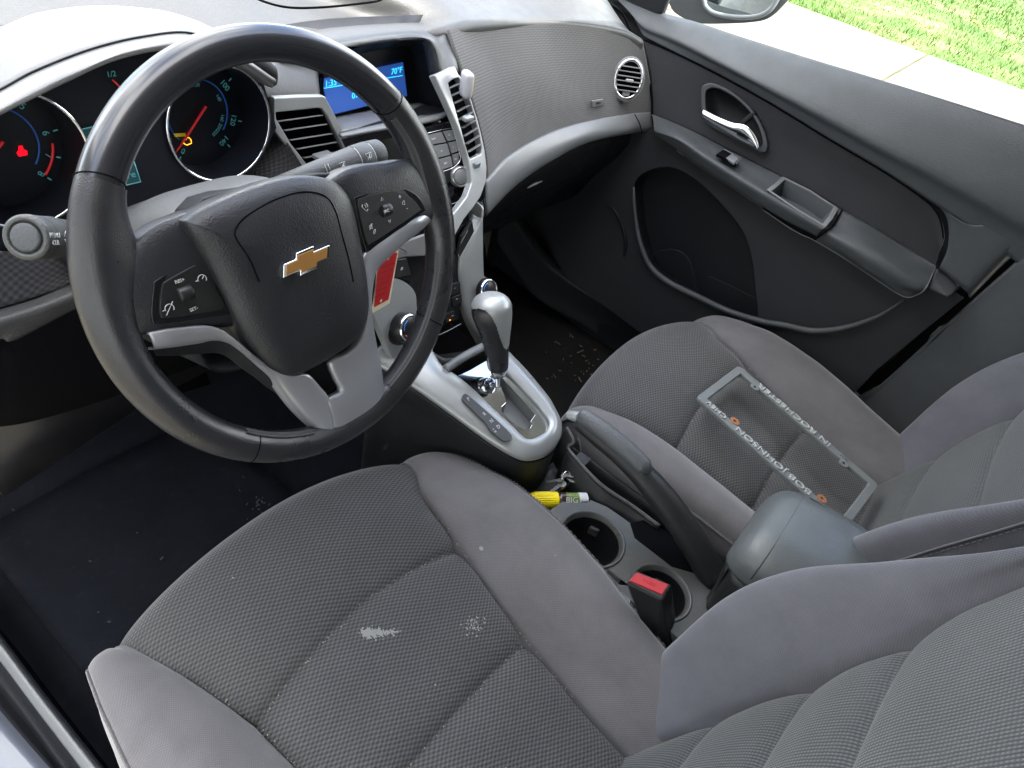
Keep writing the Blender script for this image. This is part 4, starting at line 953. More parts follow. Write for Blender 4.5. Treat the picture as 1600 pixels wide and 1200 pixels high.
# ================================================================== CENTRE CONSOLE
con = thing('centre_console', (.36, .1, 0), 'black centre console with silver shift surround, cup holders and padded armrest', 'centre console')
PN = Vector((0, -.3, 1)); PD = .3015
def P(px, py, h=0): return U(px, py, PN, PD+h)
def Ps(h, *p): return [P(q[0], q[1], h if len(q) < 3 else q[2]) for q in p]
outer = [(590, 540), (640, 510), (674, 547), (692, 571), (705, 585), (717, 590)]
o_l = Ps(0, (575, 560), (610, 575), (645, 598), (672, 617), (700, 637), (735, 663), (770, 688), (800, 706), (824, 714), (850, 709), (866, 697), (876, 680), (878, 664), (874, 650), (866, 634), (857, 619), (844, 603), (831, 587), (815, 569), (798, 552), (780, 532))
i_l = Ps(.006, (640, 505), (655, 525), (674, 547), (690, 571), (716, 589), (740, 609), (775, 642), (800, 665), (815, 680), (827, 686), (841, 682), (854, 673), (859, 662), (857, 653), (850, 643), (840, 630), (826, 615), (812, 600), (800, 588), (785, 572), (766, 545))
m_l = [(a+b)/2+Vector((0, 0, .006)) for a, b in zip(o_l, i_l)]
sheet('shift_surround', [[p+Vector((0, 0, -.012)) for p in o_l], o_l, m_l, i_l, [p+Vector((0, 0, -.006)) for p in i_l]], M_['silver'], con, 120, 18, .002)
plate = Ps(.001, (714, 588), (735, 578), (752, 568), (766, 560), (788, 578), (812, 600), (826, 615), (840, 630), (850, 643), (857, 653), (859, 662), (854, 673), (841, 682), (827, 686), (815, 680), (800, 665), (775, 642), (740, 609))
slot = Ps(.001, (771, 592), (783, 604), (790, 622), (791, 629), (784, 636), (785, 644), (797, 657), (812, 668), (820, 672), (828, 669), (831, 664), (829, 658), (836, 648), (833, 644), (815, 624), (795, 602), (782, 588), (775, 586))
poly_plate('shift_plate', plate, M_['chromedark'], con, .002, [slot], bevel=.0006)
sl2 = [p+Vector((0, 0, -.022)) for p in slot]; k = len(slot)
mesh_obj('slot_wall', slot+sl2, [(i, (i+1) % k, (i+1) % k+k, i+k) for i in range(k)], M_['satin'], con, False)
poly_plate('slot_floor', sl2, M_['satin'], con, .001, bevel=0)
strip = Ps(.0125, (727, 615), (735, 620), (755, 637), (775, 655), (796, 675), (800, 683), (795, 688), (787, 689), (776, 681), (766, 672), (760, 662), (742, 644), (725, 627), (722, 620))
poly_plate('gear_display', crl(strip, 60, True), M_['satin'], con, .003, bevel=.0006).data.materials[0] = mat('smoked strip', (.035, .036, .038), .35)
for s, x, y in (('P', 732, 624), ('R', 757, 647), ('N', 768, 658), ('D', 779, 667), ('+', 771, 671), ('M', 774, 675), ('-', 777, 678)):
    text('gear_letter', s, P(x, y, .0128)+Vector((0, 0, .0004)), (1, 0, 0), (0, 1, .3), .0082 if s in 'PRND' else .005, M_['white'], con)
s2 = Ps(.0085, (803, 571), (808, 570), (831, 592), (834, 598), (829, 601), (824, 599), (805, 578))
poly_plate('indicator_strip', s2, M_['satin'], con, .003, bevel=.0006)
# tower body below the surround
low = [Vector((.36+(p.x-.36)*.96, p.y, p.z-.10)) for p in o_l]; low2 = [Vector((.36+(p.x-.36)*1.0, p.y-.004, .02)) for p in o_l]
sheet('tower', [[p+Vector((0, 0, -.0125)) for p in o_l], [Vector((.36+(p.x-.36)*1.0, p.y, p.z-.03)) for p in o_l], low, low2], M_['console'], con, 100, 20, .003)
tube('surround_gap', [p+Vector((0, 0, -.010)) for p in o_l[0:18]], .0014, M_['void'], con, 6, res=100)
# storage niche ahead of the shifter
sheet('front_tray', [us('Z', .42, (640, 560, .38), (700, 555, .39), (760, 545, .40)), us('Z', .415, (660, 560), (700, 575), (758, 552)), us('Z', .43, (672, 548), (705, 560), (762, 535))], M_['console'], con, 10, 8, .003)
sheet('niche_wall', [us('Y', .56, (600, 480), (680, 500), (770, 480)), us('Y', .56, (600, 620), (680, 600), (770, 570))], M_['black'], con, 8, 8, .01)
tube('tray_lip', us('Z', .425, (697, 577), (715, 564), (735, 552), (757, 541)), .007, M_['satin'], con, 10)
# rear deck with cup holders
ZD = .30
def D(px, py, z=ZD): return U(px, py, 'Z', z)
cup1 = D(925, 842, ZD); cup2 = D(1032, 925, ZD)
R_1, R_2 = .0455, .041
def cr(c, r_, z=0, n=40): return [Vector((c.x+r_*math.cos(2*math.pi*i/n), c.y+r_*math.sin(2*math.pi*i/n), c.z+z)) for i in range(n)]
deck = [D(800, 800), D(862, 792), D(905, 783), D(945, 790), D(960, 780), D(1002, 792), (D(1050, 830)), D(1092, 870), D(1140, 900), D(1200, 900), D(1280, 1000), D(1180, 1080), D(1050, 1060), D(990, 1000), D(900, 950)]
deck = [Vector((.275, .145, ZD)), Vector((.30, .160, ZD)), Vector((.37, .152, ZD)), Vector((.388, .10, ZD)), Vector((.392, -.02, ZD)), Vector((.41, -.09, ZD)), Vector((.445, -.09, ZD)), Vector((.445, -.5, ZD)), Vector((.275, -.5, ZD))]
c1 = Vector((.338, .083, ZD)); c2 = Vector((.338, -.030, ZD))
c1 = Vector((cup1.x, cup1.y, ZD)); c2 = Vector((cup2.x, cup2.y, ZD))
poly_plate('deck', deck, M_['consolet'], con, .003, [cr(c1, R_1, n=40), cr(c2, R_2, n=40)], bevel=.0012)
for c, r_ in ((c1, R_1), (c2, R_2)):
    lathe('cup_holder', c, (0, 0, 1), [(r_*.72, -.075), (r_*.80, -.070), (r_*.93, -.012), (r_*.94, -.006)], M_['black'], con, 56, cap=False)
    lathe('cup_rim', c, (0, 0, 1), [(r_*.94, -.0061), (r_*.955, -.004), (r_, -.001), (r_+.0015, .002), (r_+.004, .0025), (r_+.0055, .0005), (r_+.006, -.002)], M_['consolet'], con, 56, cap=False)
    poly_plate('cup_floor', cr(Vector((c.x, c.y, ZD-.072)), r_*.75), M_['black'], con, .002, bevel=0)
    for a in (.3, 2.4, 4.4):
        box('cup_finger', c+Vector((math.cos(a)*r_*.86, math.sin(a)*r_*.86, -.03)), (.006, .016, .018), M_['consolet'], con, .003, (Vector((math.cos(a), math.sin(a), 0)), Vector((-math.sin(a), math.cos(a), 0)), Vector((0, 0, 1))))
# neck between the two cups and side walls
sheet('deck_side', [[(.275, .16, ZD-.001), (.275, -.2, ZD-.001), (.275, -.5, ZD-.001)], [(.268, .2, .15), (.268, -.2, .15), (.268, -.5, .15)], [(.262, .3, .0), (.262, -.2, .0), (.262, -.5, 0)]], M_['console'], con, 8, 8, .003)
sheet('deck_side', [[(.447, .25, ZD-.001), (.447, -.2, ZD-.001), (.447, -.5, ZD-.001)], [(.45, .3, .15), (.45, -.2, .15), (.45, -.5, .15)], [(.455, .3, .0), (.455, -.2, .0), (.455, -.5, 0)]], M_['console'], con, 8, 8, .003)
# tray in front of the cups where the bottle lies
sheet('tray_floor', [[(.28, .22, .275), (.34, .22, .27), (.42, .22, .275)], [(.28, .14, .275), (.34, .14, .27), (.42, .14, .275)]], M_['console'], con, 10, 8, .003)
# side rail: thin raised lip by the handbrake
rl = [U(885, 668, 'Z', .345), U(896, 690, 'Z', .335), U(888, 700, 'Z', .325), U(903, 720, 'Z', .322), U(940, 758, 'Z', .315), U(990, 792, 'Z', .308), U(1030, 822, 'Z', .306)]
tube('side_rail', rl, .0032, M_['consolet'], con, 8, res=50)
sheet('rail_wall', [[p+Vector((-.001, 0, -.001)) for p in rl], [p+Vector((-.018, -.004, -.03)) for p in rl], [p+Vector((-.022, -.006, -.06)) for p in rl]], M_['console'], con, 40, 10, .002)
poly_plate('brake_slot', [U(*p, 'Z', ZD+.001) for p in ((1008, 812), (985, 818), (992, 840), (1050, 885), (1085, 895), (1100, 880), (1040, 830))], M_['void'], con, .001, bevel=0)
box('rail_clip', U(910, 718, 'Z', .318), (.020, .022, .006), M_['console'], con, .001)
# padded armrest
ar = [U(*p, 'Z', .405) for p in ((1152, 888), (1153, 868))]
AX0, AX1 = .318, .452
def arm_sec(y, z0, z1, x0, x1, e=.42, n=28):
    out = []
    for i in range(n+1):
        a = math.pi-i*math.pi/n; ca, sa = math.cos(a), math.sin(a)
        out.append(Vector(((x0+x1)/2+(x1-x0)/2*abs(ca)**e*(1 if ca > 0 else -1), y, z0+(z1-z0)*abs(sa)**(e*1.15))))
    return out
rows = [arm_sec(-.078, .385, .392, .385, .470, .55), arm_sec(-.079, .385, .411, .368, .486, .55), arm_sec(-.087, .385, .430, .354, .508, .58), arm_sec(-.108, .385, .444, .344, .520, .56), arm_sec(-.16, .385, .450, .338, .528, .55), arm_sec(-.3, .385, .452, .336, .530, .55), arm_sec(-.50, .385, .460, .336, .530, .55)]
sheet('armrest', rows, M_['leather2'], con, 60, 60, .004)
for off in (0, .007):
    y = -.118-off
    s = arm_sec(y, .385, .4452, .3415, .5225, .557, n=40)
    tube('armrest_seam', [p+Vector((0, 0, .0006)) for p in s[2:-2]], .0009, M_['thread'], con, 5, res=0)
s_ = [Vector((.497, y, .4435)) for y in (-.125, -.2, -.3, -.4)]
tube('armrest_seam', s_, .0009, M_['thread'], con, 5)
sheet('armrest_base', [[p+Vector((0, -.004, .002)) for p in reversed([Vector((.365, -.082, .384)), Vector((.342, -.106, .384)), Vector((.337, -.2, .384)), Vector((.335, -.45, .384))])], [Vector((.330, -.45, .30)), Vector((.330, -.2, .30)), Vector((.338, -.11, .30)), Vector((.36, -.09, .30))]], M_['console'], con, 30, 8, .003)
sheet('armrest_front', [[Vector((.355, -.090, .384)), Vector((.41, -.082, .384)), Vector((.465, -.090, .384))], [Vector((.35, -.10, .30)), Vector((.41, -.09, .30)), Vector((.46, -.10, .30))]], M_['console'], con, 12, 6, .003)

# ------------------------------------------------------------------ gear lever
gb = P(778, 612, -.01); gt = U(768, 470, 'X', gb.x-.002); gm = U(777, 585, 'X', gb.x)
gl_ = thing('gear_lever', gb, 'gear lever with black leather grip and silver cap', 'gear lever')
gax = (gt-gb).normalized()
tube('shaft', [gb+gax*-.01, gm], .0045, M_['chrome'], gl_, 16)
lathe('collar', U(777, 578, 'X', gb.x), gax, [(.008, -.012), (.0125, -.009), (.0135, -.002), (.0135, .006), (.012, .007)], M_['chrome'], gl_, 32)
def knobloft(name, spec, m_, n=32):
    rows_ = []
    for px, py, a, b in spec:
        c = U(px, py, 'X', gb.x); rows_.append([c+Vector((1, 0, 0))*(a*math.cos(t))+Vector((0, 1, -.25)).normalized()*(b*math.sin(t)) for t in [2*math.pi*i/n for i in range(n+1)]])
    return sheet(name, rows_, m_, gl_, 4*n+1, 200)
knobloft('grip', [(778, 578, .006, .006), (778, 575, .0150, .0150), (777, 560, .0175, .0168), (775, 540, .0200, .0185), (773, 520, .0235, .0220), (770, 502, .0275, .0265), (768, 488, .0290, .0290), (768, 475, .0260, .0270), (768, 467, .016, .018), (768, 465, .001, .001)], M_['leather'])
k2 = knobloft('silver_cap', [(777, 552, .0186, .0176), (775, 538, .0208, .0193), (773, 520, .0242, .0227), (770, 502, .0283, .0273), (768, 487, .0300, .0300), (768, 473, .0275, .0285), (768, 464, .0190, .0200), (769, 461, .009, .010), (769, 460.5, .001, .001)], M_['silver'])
# keep of the cap only the side toward the passenger, with a curved lower edge
bm = bmesh.new(); bm.from_mesh(k2.data)
kill = []
def lerp0(tab, x):
    if x <= tab[0][0]: return tab[0][1]
    for (a, va), (b, vb) in zip(tab, tab[1:]):
        if x <= b: return va+(vb-va)*(x-a)/(b-a)
    return tab[-1][1]
for f in list(bm.faces):
    c = f.calc_center_median(); t_ = (c-gb)
    hgt = t_.dot(gax); xx = c.x-gb.x
    l_ = (t_-gax*hgt).dot(RT); lim = lerp0([(-.03, .146), (-.018, .152), (-.008, .151), (.0, .143), (.006, .126), (.010, .104), (.014, .086), (.018, .080), (.026, .086)], l_)
    if hgt < lim: kill.append(f)
bmesh.ops.delete(bm, geom=kill, context='FACES')
bm.to_mesh(k2.data); bm.free(); print('gear', gax, (U(768, 465, 'X', gb.x)-gb).length, (U(775, 540, 'X', gb.x)-gb).length)

# ------------------------------------------------------------------ handbrake
hb = thing('handbrake_lever', U(1090, 880, 'X', .40), 'black handbrake lever with textured grip and silver button, raised beside the cup holders', 'handbrake')
XH = .40
path = [U(*p, 'X', XH) for p in ((1118, 905), (1085, 850), (1052, 800), (1022, 762), (1000, 738), (972, 712), (940, 686), (912, 663), (904, 657))]
tube('lever', path, [.0195, .0195, .019, .0180, .0160, .0145, .0135, .0125, .0105], M_['console'], hb, 24, flat=1.25, up=(1, 0, 0))
path2 = [p+Vector((0, .0, .003)) for p in [U(*q, 'X', XH) for q in ((1012, 742), (1003, 731), (975, 704), (942, 676), (914, 655), (906, 650))]]
tube('grip', path2, [.006, .0145, .0152, .0145, .0130, .0105], mat('grip rubber', (.055, .06, .066), .5, bump=.8, bscale=420), hb, 24, flat=1.0, up=(1, 0, 0))
b0 = U(904, 652, 'X', XH); b1 = U(888, 648, 'X', XH)
tube('button', [b0, (b0+b1)/2, b1], [.0085, .008, .0065], M_['silver'], hb, 20)

# ------------------------------------------------------------------ buckle
bk = thing('seat_belt_buckle', U(1015, 980, 'Z', .28), 'seat belt buckle with red release button between driver seat and console', 'buckle')
tq = us('Z', .352, (977, 909), (993, 890), (1050, 913), (1034, 938))
bq = us('Z', .255, (1022, 1030), (1030, 1012), (1062, 1010), (1052, 1040))
bq = [tq[i]*.0+q for i, q in enumerate(bq)]
V = tq+bq
o = mesh_obj('housing', V, [(0, 1, 2, 3), (7, 6, 5, 4), (0, 4, 5, 1), (1, 5, 6, 2), (2, 6, 7, 3), (3, 7, 4, 0)], M_['black'], bk, False)
bm = bmesh.new(); bm.from_mesh(o.data); bmesh.ops.recalc_face_normals(bm, faces=bm.faces); bm.to_mesh(o.data); bm.free(); bev(o, .003, 4)
rq = us('Z', .3532, (983, 907), (995, 894), (1045, 913), (1035, 929))
poly_plate('release_button', rq, M_['red'], bk, .003, bevel=.0012)
cq = sum(rq, Vector())/4
text('button_text', 'PRESS', cq+Vector((0, 0, .0003)), rq[3]-rq[0], rq[1]-rq[0], .007, mat('pressed letters', (.42, .01, .015), .4), bk)
bs = us('Z', .26, (905, 880), (950, 905), (985, 935), (1000, 985), (960, 950), (920, 900))
tag(poly_plate('trim_bracket', us('Z', .30, (920, 881), (945, 884), (985, 915), (985, 945), (950, 912)), M_['satin'], None, .004), 'grey plastic bracket next to the front cup holder', 'bracket')

# ------------------------------------------------------------------ glue bottle
g0 = U(828, 781, 'Z', .292); g1 = U(918, 782, 'Z', .292); ga = (g1-g0).normalized()
gx = thing('glue_bottle', (g0+g1)/2, 'small glue bottle with yellow cap lying in the console tray', 'glue bottle')
L = (g1-g0).length
capp = [(.002, 0)]+[(.0105, .001), (.0122, .006)]
n = 48
V = []; prof = [(.006, -.001), (.0105, .001), (.0122, .008), (.0128, .030), (.0128, L*.46), (.0118, L*.47)]
ss = ga.cross(Vector((0, 0, 1))).normalized(); tt = ss.cross(ga)
for r_, h in prof:
    for j in range(n):
        a = 2*math.pi*j/n; q = r_*(1+(.03 if j % 2 else -.02)*(1 if .004 < h < L*.46 else 0)); V.append(g0+ga*h+ss*q*math.cos(a)+tt*q*math.sin(a))
mesh_obj('cap', V, grid_faces(len(prof), n, True)+[tuple(range(n)), tuple(range(6*n-1, 5*n-1, -1))], M_['yellow'], gx, False)
lathe('body', g0, ga, [(.0095, L*.46), (.0115, L*.50), (.0120, L*.52), (.0120, L*.98), (.0105, L*1.0), (.001, L)], mat('dark bottle', (.03, .012, .012), .2, coat=.3), gx, 40)
lathe('label', g0, ga, [(.01215, L*.60), (.01215, L*.82)], mat('printed label', (.12, .16, .03), .3, var=.9, vscale=300), gx, 40, cap=False)
lathe('label_end', g0, ga, [(.01218, L*.82), (.01218, L*.97)], M_['white'], gx, 40, cap=False)
vt = (CAM-g0); vt = (vt-ga*vt.dot(ga)).normalized(); vu = vt.cross(ga); 
text('label_text', 'BIG', g0+ga*L*.68+vt*.0126, ga, vu, .013, M_['white'], gx)
text('label_text', 'Amt', g0+ga*L*.90+vt*.0126-vu*.002, ga, vu, .006, M_['black'], gx)

# ------------------------------------------------------------------ keys
kb = U(885, 748, 'Z', .30)
ks = thing('key_bunch', kb, 'bunch of metal keys hanging beside the shift tower', 'keys')
tube('key_ring', [kb+Vector((math.cos(a)*.012, math.sin(a)*.006, math.sin(a)*.011)) for a in [i*TP/16 for i in range(16)]], .0011, M_['chrome'], ks, 8, True, 0)
for i, (a, tl) in enumerate(((.2, .3), (1.0, -.2), (2.0, .5), (-.6, .1), (2.8, -.3))):
    d = Vector((math.cos(a), math.sin(a)*.7, -.4)).normalized(); s = d.cross(Vector((tl, .3, 1))).normalized(); nn = d.cross(s)
    c = kb+d*.006+nn*(i*.0012)+Vector((0, 0, .004))
    pts = [c+d*x+s*y for x, y in ((0, -.004), (.003, -.0075), (.009, -.0075), (.012, -.003), (.028, -.003), (.030, 0), (.027, .003), (.022, .002), (.018, .0032), (.012, .003), (.009, .0075), (.003, .0075), (0, .004))]
    poly_plate('key', pts, M_['silver'], ks, .0018, bevel=.0004)
poly_plate('tag', [kb+Vector(v) for v in ((-.014, -.004, -.006), (-.007, -.006, -.005), (-.004, -.006, -.014), (-.013, -.004, -.015))], M_['yellow'], ks, .0015, bevel=.0005)
# ================================================================== PASSENGER DOOR
door = thing('passenger_door', (1.08, .15, .05), 'grey passenger door panel with chrome inner handle, armrest and window switch', 'car door')
def X(x0, *p): return [U(q[0], q[1], 'X', x0 if len(q) < 3 else q[2]) for q in p]
belt = X(1.115, (940, -22), (985, -3), (1036, 20), (1091, 36), (1150, 56), (1250, 88), (1350, 119), (1450, 150), (1600, 198), (1720, 238))
ridge = X(1.050, (985, 20, 1.085), (1005, 40, 1.078), (1050, 58, 1.068), (1120, 93), (1200, 134), (1280, 174), (1360, 216), (1470, 270), (1600, 339), (1700, 395))
seam_ = X(1.062, (1003, 52, 1.08), (1012, 60, 1.078), (1060, 84, 1.07), (1120, 114), (1200, 158), (1300, 219), (1380, 266), (1450, 312), (1540, 372), (1600, 420))
bb = [p+Vector((.004, 0, -.004)) for p in belt]
glassline = [p+Vector((.010, 0, -.03)) for p in belt]
sheet('upper_panel', [glassline, bb, belt, [(a*.62+b*.38)+Vector((-.004, 0, .004)) for a, b in zip(belt, ridge)], ridge, [(a*.5+b*.5)+Vector((.001, 0, 0)) for a, b in zip(ridge, seam_)], seam_], M_['door'], door, 100, 30, .003)
# insert of dark fabric
i_top = X(1.066, (1006, 62, 1.082), (1060, 86, 1.074), (1120, 116), (1200, 160), (1300, 221), (1380, 268), (1440, 309), (1462, 330), (1471, 350), (1474, 372))
i_mid = X(1.074, (1018, 120, 1.074), (1070, 150), (1130, 180), (1200, 210), (1290, 255), (1360, 295), (1415, 328), (1445, 350), (1460, 368), (1468, 392))
i_bot = X(1.070, (1020, 178, 1.064), (1070, 198), (1130, 228), (1200, 264), (1280, 306), (1340, 342), (1400, 378), (1430, 396), (1450, 408), (1462, 416))
sheet('door_insert', [i_top, i_mid, i_bot], M_['doorfab'], door, 220, 90, .003)
tube('insert_seam', i_top, .0016, M_['void'], door, 6, res=80)
# rear panel beyond the insert
rp1 = X(1.064, (1450, 312), (1476, 345), (1478, 385), (1466, 418))
rp2 = X(1.060, (1530, 366), (1540, 395), (1525, 425), (1495, 448))
rp3 = X(1.070, (1602, 420), (1600, 374), (1560, 408), (1500, 462))
sheet('rear_panel', [X(1.064, (1452, 308), (1479, 340), (1481, 385), (1468, 419)), X(1.060, (1520, 352), (1530, 372), (1520, 400), (1492, 440)), X(1.062, (1620, 326), (1608, 364), (1566, 402), (1512, 458)), X(1.085, (1670, 330), (1616, 374), (1570, 412), (1516, 466))], M_['door'], door, 20, 24, .003)
def cut(objname, poly, ax=(1, 2)):
    # open a real hole in a panel where a recess sits
    o = next(q for q in door.children if q.name.split('.')[0] == objname) if False else next(q for q in scene.objects if q.parent == door and q.name.split('.')[0] == objname)
    P2 = [(p[ax[0]], p[ax[1]]) for p in poly]
    def ins(x, y):
        r = False; m = len(P2)
        for i in range(m):
            a, b = P2[i], P2[(i+1) % m]
            if (a[1] > y) != (b[1] > y) and x < (b[0]-a[0])*(y-a[1])/(b[1]-a[1])+a[0]: r = not r
        return r
    bm = bmesh.new(); bm.from_mesh(o.data)
    kill = [f for f in bm.faces if ins(f.calc_center_median()[ax[0]], f.calc_center_median()[ax[1]])]
    bmesh.ops.delete(bm, geom=kill, context='FACES'); bm.to_mesh(o.data); bm.free()
# armrest: top face, rounded edge, side
t0 = X(1.070, (1019, 178, 1.063), (1070, 199), (1130, 229), (1200, 265), (1280, 307), (1315, 328))
t1 = X(1.030, (1021, 192, 1.045), (1066, 208), (1115, 240), (1185, 282), (1250, 322), (1300, 352))
t2 = X(1.002, (1022, 204, 1.028), (1061, 217), (1100, 243), (1160, 281), (1225, 320), (1288, 357))
t3 = X(1.006, (1023, 208, 1.030), (1058, 224), (1090, 251), (1151, 291), (1215, 333), (1278, 366))
t4 = X(1.016, (1024, 212, 1.034), (1056, 232), (1080, 253), (1151, 300), (1208, 339), (1273, 374))
# cut-out for the pull cup in the armrest top: sheet in two pieces around it
sheet('armrest', [t0, t1, t2, t3, t4], M_['door'], door, 260, 80, .002)
u_top = X(1.066, (1212, 276), (1250, 296), (1307, 327)); 
cup_o = X(1.020, (1222, 277, 1.060), (1266, 299, 1.060), (1309, 327, 1.056), (1301, 343, 1.030), (1289, 357, 1.008), (1245, 331, 1.008), (1197, 298, 1.008), (1210, 288, 1.030))
cup_n = (cup_o[2]-cup_o[0]).cross(cup_o[5]-cup_o[0]).normalized(); cup_n = cup_n if cup_n.dot(CAM-cup_o[0]) > 0 else -cup_n
cup_o = [p+cup_n*.0035 for p in cup_o]
cup_c = sum(cup_o, Vector())/8
cup_i = [cup_c+(p-cup_c)*.80+cup_n*-.001 for p in cup_o]
k = 8
poly_plate('pull_cup_rim', cup_o, M_['satin'], door, .004, [[cup_c+(p-cup_c)*.86 for p in cup_o]], bevel=.001)
cut('armrest', [cup_c+(p-cup_c)*.90 for p in cup_o], (0, 1))
ci = crl([cup_c+(p-cup_c)*.86 for p in cup_o], 8, True); cd = [cup_c+(p-cup_c)*.74-Vector((-.004, 0, .030)) for p in cup_o]
ci = [cup_c+(p-cup_c)*.87-cup_n*.001 for p in cup_o]
mesh_obj('pull_cup', ci+cd, [(i, (i+1) % 8, (i+1) % 8+8, i+8) for i in range(8)]+[tuple(range(8, 16))], mat('pull cup liner', (.05, .055, .06), .55), door, False)
if 0: poly_plate('pull_cup', [cup_c+(p-cup_c)*.88-cup_n*.0015 for p in cup_o], M_['door'], door, .002, bevel=0).data.materials[0] = mat('pull cup liner', (.05, .055, .06), .55)
if 0: poly_plate('pull_cup_shadow_end', [cup_c+(p-cup_c)*.86-cup_n*.0008 for p in (cup_o[0], cup_o[0]*.75+cup_o[1]*.25, cup_o[5]*.25+cup_o[6]*.75, cup_o[6])], M_['void'], door, .001, bevel=0)
# elbow pad at the rear of the armrest
e0 = X(1.066, (1318, 329), (1360, 352), (1420, 388), (1462, 415))
e1_ = X(1.030, (1305, 352, 1.036), (1340, 365), (1400, 402), (1455, 440))
e2_ = X(1.004, (1293, 362, 1.010), (1325, 380), (1380, 412), (1430, 446, 1.012), (1446, 453, 1.022))
e3_ = X(1.006, (1283, 370, 1.012), (1318, 392), (1365, 425), (1405, 450, 1.012), (1440, 458, 1.026))
e4_ = X(1.018, (1273, 376), (1310, 398), (1360, 431), (1411, 462), (1432, 460, 1.028))
sheet('elbow_pad', [e0, e1_, e2_, e3_, e4_], M_['door'], door, 60, 26, .003)
tube('pad_gap', X(1.012, (1316, 327, 1.064), (1303, 350, 1.032), (1291, 361, 1.004), (1273, 375)), .0013, M_['void'], door, 6)
sheet('arm_end', [X(1.06, (1464, 420), (1478, 432), (1500, 450)), X(1.035, (1456, 438), (1470, 448), (1486, 460)), X(1.03, (1450, 450), (1462, 456), (1480, 464))], M_['door'], door, 10, 8, .003)
# chrome thin line at the armrest's lower edge
tube('armrest_line', X(1.0175, (1055, 218, 1.03), (1057, 232, 1.028), (1064, 240), (1090, 257), (1151, 299), (1235, 357), (1273, 376), (1320, 404), (1370, 437), (1411, 463), (1432, 461), (1447, 449), (1462, 418, 1.05)), .0008, M_['satin'], door, 6, res=90)
# lower panel with map pocket opening
lp = X(1.045, (1021, 204, 1.05), (1056, 230), (1090, 258), (1151, 301), (1235, 359), (1273, 377), (1320, 406), (1370, 439), (1411, 465), (1445, 455), (1468, 430), (1482, 455), (1500, 470), (1440, 520), (1370, 580), (1320, 640), (1250, 640), (1100, 600), (1000, 500), (880, 420), (860, 340), (900, 250))
hole = X(1.045, (990, 292), (1010, 268), (1050, 262), (1090, 283), (1130, 322), (1160, 360), (1174, 400), (1179, 440), (1182, 505), (1140, 492), (1095, 470), (1045, 444), (1020, 422), (1004, 390), (994, 345))
LP = [Vector((1.062, p.y, p.z)) for p in lp]
lp = X(1.062, *[(1021, 200), (1056, 230), (1090, 258), (1151, 301), (1235, 359), (1273, 377), (1320, 406), (1370, 439), (1411, 465), (1445, 456), (1468, 430), (1486, 452), (1506, 466), (1440, 520), (1370, 578), (1320, 630), (1250, 690), (1100, 640), (1000, 520), (880, 430), (830, 340), (900, 200)])
hole = X(1.062, *[(990, 292), (1010, 268), (1050, 262), (1090, 283), (1130, 322), (1160, 360), (1174, 400), (1179, 440), (1182, 505), (1140, 492), (1095, 470), (1045, 444), (1020, 422), (1004, 390), (994, 345)])
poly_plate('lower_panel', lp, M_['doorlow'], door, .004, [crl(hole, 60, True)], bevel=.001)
hp = crl(hole, 60, True); hb_ = [p+Vector((.055, 0, -.01)) for p in hp]
mesh_obj('pocket_wall', hp+hb_, [(i, (i+1) % 60, (i+1) % 60+60, i+60) for i in range(60)], M_['dark'], door)
poly_plate('pocket_back', [p+Vector((.05, 0, -.01)) for p in hp], M_['dark'], door, .002, bevel=0)
tube('pocket_lip', X(1.052, (990, 292, 1.06), (991, 320), (996, 360), (1004, 390), (1018, 418), (1045, 441), (1095, 466), (1140, 487), (1190, 502), (1225, 508), (1270, 517), (1320, 512), (1370, 495), (1411, 470, 1.058)), [.003, .004, .005, .006, .0065, .007, .007, .007, .007, .007, .007, .006, .004, .002], M_['door'], door, 12, res=90)
tube('bottle_ring', X(1.075, (1018, 412), (1022, 398), (1040, 391), (1062, 393), (1078, 410), (1086, 440), (1092, 468)), .0022, M_['dark'], door, 8)
tube('pocket_rib', X(1.085, (1108, 432), (1140, 446), (1180, 466)), .0012, M_['dark'], door, 8)
tube('speaker_rim', X(1.058, (950, 318), (962, 332), (972, 352), (978, 378), (975, 400)), [.002, .004, .004, .004, .002], M_['dark'], door, 8)
# inner handle recess
ho = X(1.062, (1096, 140), (1102, 132), (1112, 130), (1130, 136), (1152, 150), (1175, 172), (1190, 196), (1197, 215), (1199, 232), (1190, 238), (1165, 226), (1130, 208), (1105, 192), (1097, 172))
ho = crl(ho, 60, True); hc_ = sum(ho, Vector())/60
cut('door_insert', [hc_+(p-hc_)*.93 for p in ho])
hi_ = [hc_+(p-hc_)*.86 for p in ho]; hin = [hc_+(p-hc_)*.82+Vector((.030, 0, 0)) for p in ho]
poly_plate('handle_bezel', [p+Vector((-.002, 0, 0)) for p in ho], M_['door'], door, .006, [[p+Vector((-.002, 0, 0)) for p in hi_]], bevel=.002)
mesh_obj('handle_recess', [p+Vector((-.001, 0, 0)) for p in hi_]+hin, [(i, (i+1) % 60, (i+1) % 60+60, i+60) for i in range(60)]+[tuple(range(60, 120))], M_['dark'], door)
hx = 1.048
h1 = X(hx, (1099, 172), (1102, 174), (1122, 184), (1145, 193), (1163, 196), (1176, 207), (1183, 220), (1185, 231))
h2 = X(hx+.006, (1099, 182), (1103, 188), (1122, 200), (1142, 212), (1160, 222), (1172, 228), (1180, 231), (1185, 232))
hm = [(a+b)/2+Vector((-.006, 0, 0)) for a, b in zip(h1, h2)]
sheet('door_handle', [[p+Vector((.006, 0, 0)) for p in h1], h1, hm, h2], M_['chrome'], door, 40, 14, .003)
tube('handle_edge', h1, .0014, M_['chrome'], door, 8)
tube('handle_pivot', X(1.065, (1180, 176), (1168, 186), (1160, 194)), .006, M_['dark'], door, 10)
